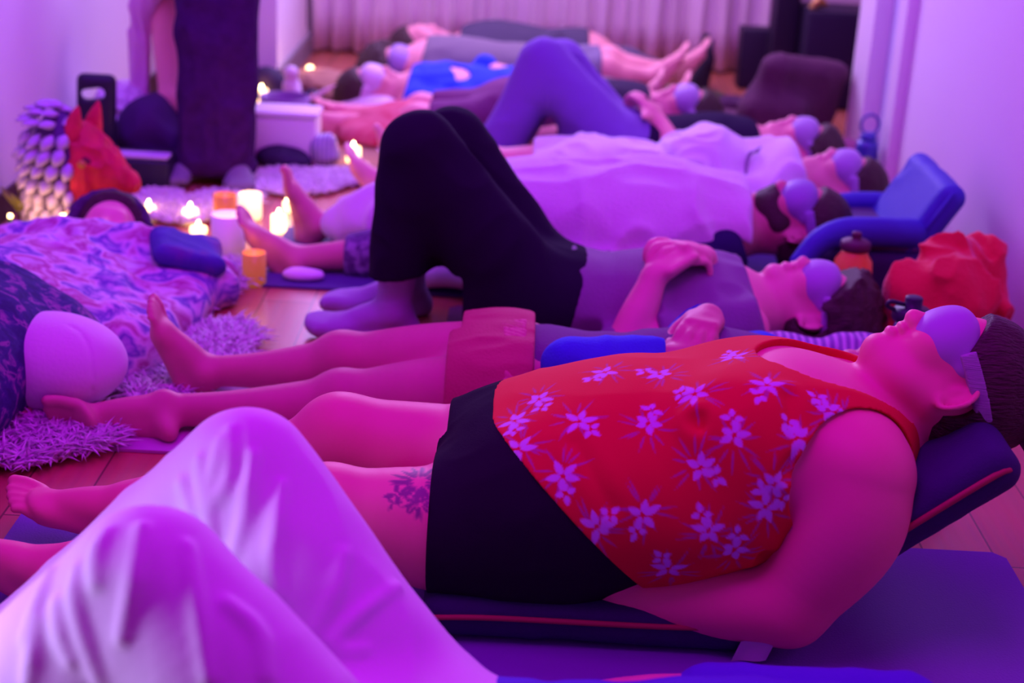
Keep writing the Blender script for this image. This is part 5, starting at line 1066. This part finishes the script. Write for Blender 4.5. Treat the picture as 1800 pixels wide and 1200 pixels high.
bm_obj('cap', lathe_bm((x, y, .201), [(.040, 0), (.043, .004), (.043, .020), (.036, .027), (.019, .028), (.019, .050), (.017, .053), (.002, .053)], 32), mat('black_cap', (.025, .012, .05), .4), db)
bm_obj('carry_loop', tube_bm(spline([V(x-.036, y, .222), V(x-.056, y-.004, .232), V(x-.050, y-.006, .243), V(x-.02, y, .236)], 6), .005, 8), mat('black_cap', (.025, .012, .05), .4), db)
s = S(); P_ = lambda px, py, Y: A(px, py, Y)
for px, py, Y, r in ((1600, 500, 3.46, .055), (1620, 520, 3.44, .05), (1660, 480, 3.50, .06), (1680, 500, 3.44, .06), (1700, 520, 3.42, .055), (1705, 455, 3.54, .055), (1735, 480, 3.52, .05), (1740, 520, 3.5, .05), (1650, 540, 3.44, .06), (1690, 440, 3.54, .03)):
    s.ell(P_(px, py, Y), (r, r*.9, r*.8), None, .035)
s.tube([P_(1640, 468, 3.50), P_(1670, 448, 3.52), P_(1690, 425, 3.54)], [.03, .026, .009], .02); s.tube([P_(1700, 430, 3.52), P_(1726, 470, 3.48), P_(1738, 520, 3.46)], [.016, .022, .02], .015); s.tube([P_(1650, 490, 3.42), P_(1680, 470, 3.44), P_(1692, 500, 3.40)], [.016, .018, .014], .015)
s.ell((1.0, 3.5, .06), (.13, .10, .06), None, .05)
tag(sculpt('red_fleece', s, .0055, mat('red_fleece', (.72, .025, .05), .95, .3, 90, sheen=.3), None, 0, [wrinkle(.024, (8, 11, 8), 17), wrinkle(.010, (20, 20, 14), 5)], 2, zmin=.004), 'crumpled bright red fleece heaped against the right wall', 'fleece')
s = S().rbox(V(.72, 3.36, .022), (.20, .17, .020), None, .018); s.ell(V(.80, 3.26, .05), (.13, .07, .035), None, .03); s.ell(V(.62, 3.24, .04), (.10, .05, .03), None, .03)
for px, py, r_ in ((1395, 618, .045), (1450, 622, .04), (1505, 612, .045), (1550, 622, .04), (1360, 606, .03)): s.ell(A(px, py, 3.22), (r_*1.5, r_, r_*.7), None, .03)
bkm = pattern_mat('striped_weave', [(.66, .60, .74), (.08, .06, .22), (.66, .60, .74), (.30, .22, .46)], 18, 'wave', (1, .35, 1))
tag(sculpt('woven_blanket', s, .005, bkm, None, 0, [wrinkle(.006, (16, 22, 16), 4)], zmin=.009), 'folded white and navy woven blanket under the curly-haired head', 'blanket')
bt_ = thing('loop_bottle', 'blue water bottle with a round carry loop by the door trim', 'bottle', (1.17, 5.12, 0)); x, y = 1.165, 5.12; bb = mat('blue_plastic', (.05, .06, .40), .3, spec=.6)
bm_obj('bottle_body', lathe_bm((x, y, .001), [(.036, 0), (.038, .008), (.038, .13), (.033, .15), (.002, .152)], 28), bb, bt_); bm_obj('cap', lathe_bm((x, y, .153), [(.026, 0), (.028, .004), (.026, .02), (.012, .026), (.002, .026)], 24), bb, bt_)
bm_obj('carry_loop', tube_bm([V(x+.030*math.cos(a), y, .205+.034*math.sin(a)) for a in np.linspace(0, 2*math.pi, 24, endpoint=False)], .005, 8, closed=True), bb, bt_)
FB = thing('floor_chair_back', 'dark brown padded floor chair with a tall back near the door trim', 'floor chair', (1.0, 5.72, 0)); brn = mat('dark_brown_suede', (.10, .035, .07), .9, .3, 60, .3, 12)
ax3 = (unit(V(.95, .22, -.12)), unit(V(-.22, .93, .25)), unit(V(.16, -.22, .95)))
s = S().rbox(V(1.01, 5.72, .165), (.17, .055, .165), ax3, .05); s.rbox(V(.92, 5.66, .09), (.12, .07, .085), None, .05, .08); sculpt('backrest', s, .007, brn, FB, 0, [wrinkle(.006, (10, 10, 6), 3)], zmin=.002)
s = S().rbox(V(.84, 5.74, .045), (.14, .14, .04), None, .03); sculpt('seat_cushion', s, .008, brn, FB, 0, [wrinkle(.004, (10, 10, 10), 3)], zmin=.002)
SP = thing('loudspeaker', 'black loudspeaker standing by the right end of the curtains', 'loudspeaker', (1.0, 6.78, 0)); bm_obj('cabinet', box_bm((1.0, 6.80, .13), (.14, .14, .258), .008), blk, SP); bm_obj('grille', box_bm((1.0, 6.727, .13), (.118, .008, .235), .004), mat('speaker_cloth', (.035, .02, .05), .95, .4, 400), SP)
tag(bm_obj('black_column', box_bm((1.085, 6.62, .65), (.10, .16, 1.298), .006), blk), 'tall narrow black column between loudspeaker and black cabinet', 'column')
CB = thing('black_cabinet', 'large black cabinet at the back right behind the dark brown chair back', 'cabinet', (1.27, 6.5, 0)); bm_obj('carcass', box_bm((1.275, 6.52, .20), (.265, .30, .398), .006), blk, CB); bm_obj('door', box_bm((1.275, 6.366, .20), (.25, .012, .375), .004), mat('black_panel', (.02, .01, .04), .6), CB)
s = S().tube([V(1.17, 6.45, .402), V(1.19, 6.45, .43), V(1.22, 6.45, .42)], [.02, .022, .01], 0); tag(sculpt('brass_ornament', s, .005, mat('brass', (.62, .42, .12), .35, metal=.8), None, zmin=.4), 'small yellow brass piece on top of the black cabinet', 'ornament')
for px, py, Y, r, cl_, lab, cat in ((1240, 150, 6.3, .05, (.10, .10, .05), 'dark olive cloth heap on the floor before the loudspeaker', 'cloth'), (1290, 160, 6.2, .045, (.08, .03, .08), 'dark plum cloth heap between loudspeaker and brown chair', 'cloth'), (1285, 188, 5.85, .04, (.30, .26, .46), 'lavender grey pouch behind the head of the sleeper in black', 'pouch'), (1495, 225, 5.45, .05, (.34, .10, .22), 'rose-brown folded cloth by the door trim behind the white hoodie', 'cloth')):
    p = A(px, py, Y); s = S().ell((p[0], Y, r*.7), (r*1.5, r*1.1, r*.8), None, 0); s.ell((p[0]+r, Y-.03, r*.5), (r, r*.8, r*.6), None, .03)
    tag(sculpt(('soft_' if cat == 'pouch' else 'dark_')+cat, s, .007, mat('heap_%d' % px, cl_, .95, .4, 70), None, 0, [wrinkle(.008, (18, 18, 18), px)], zmin=.003), lab, cat)
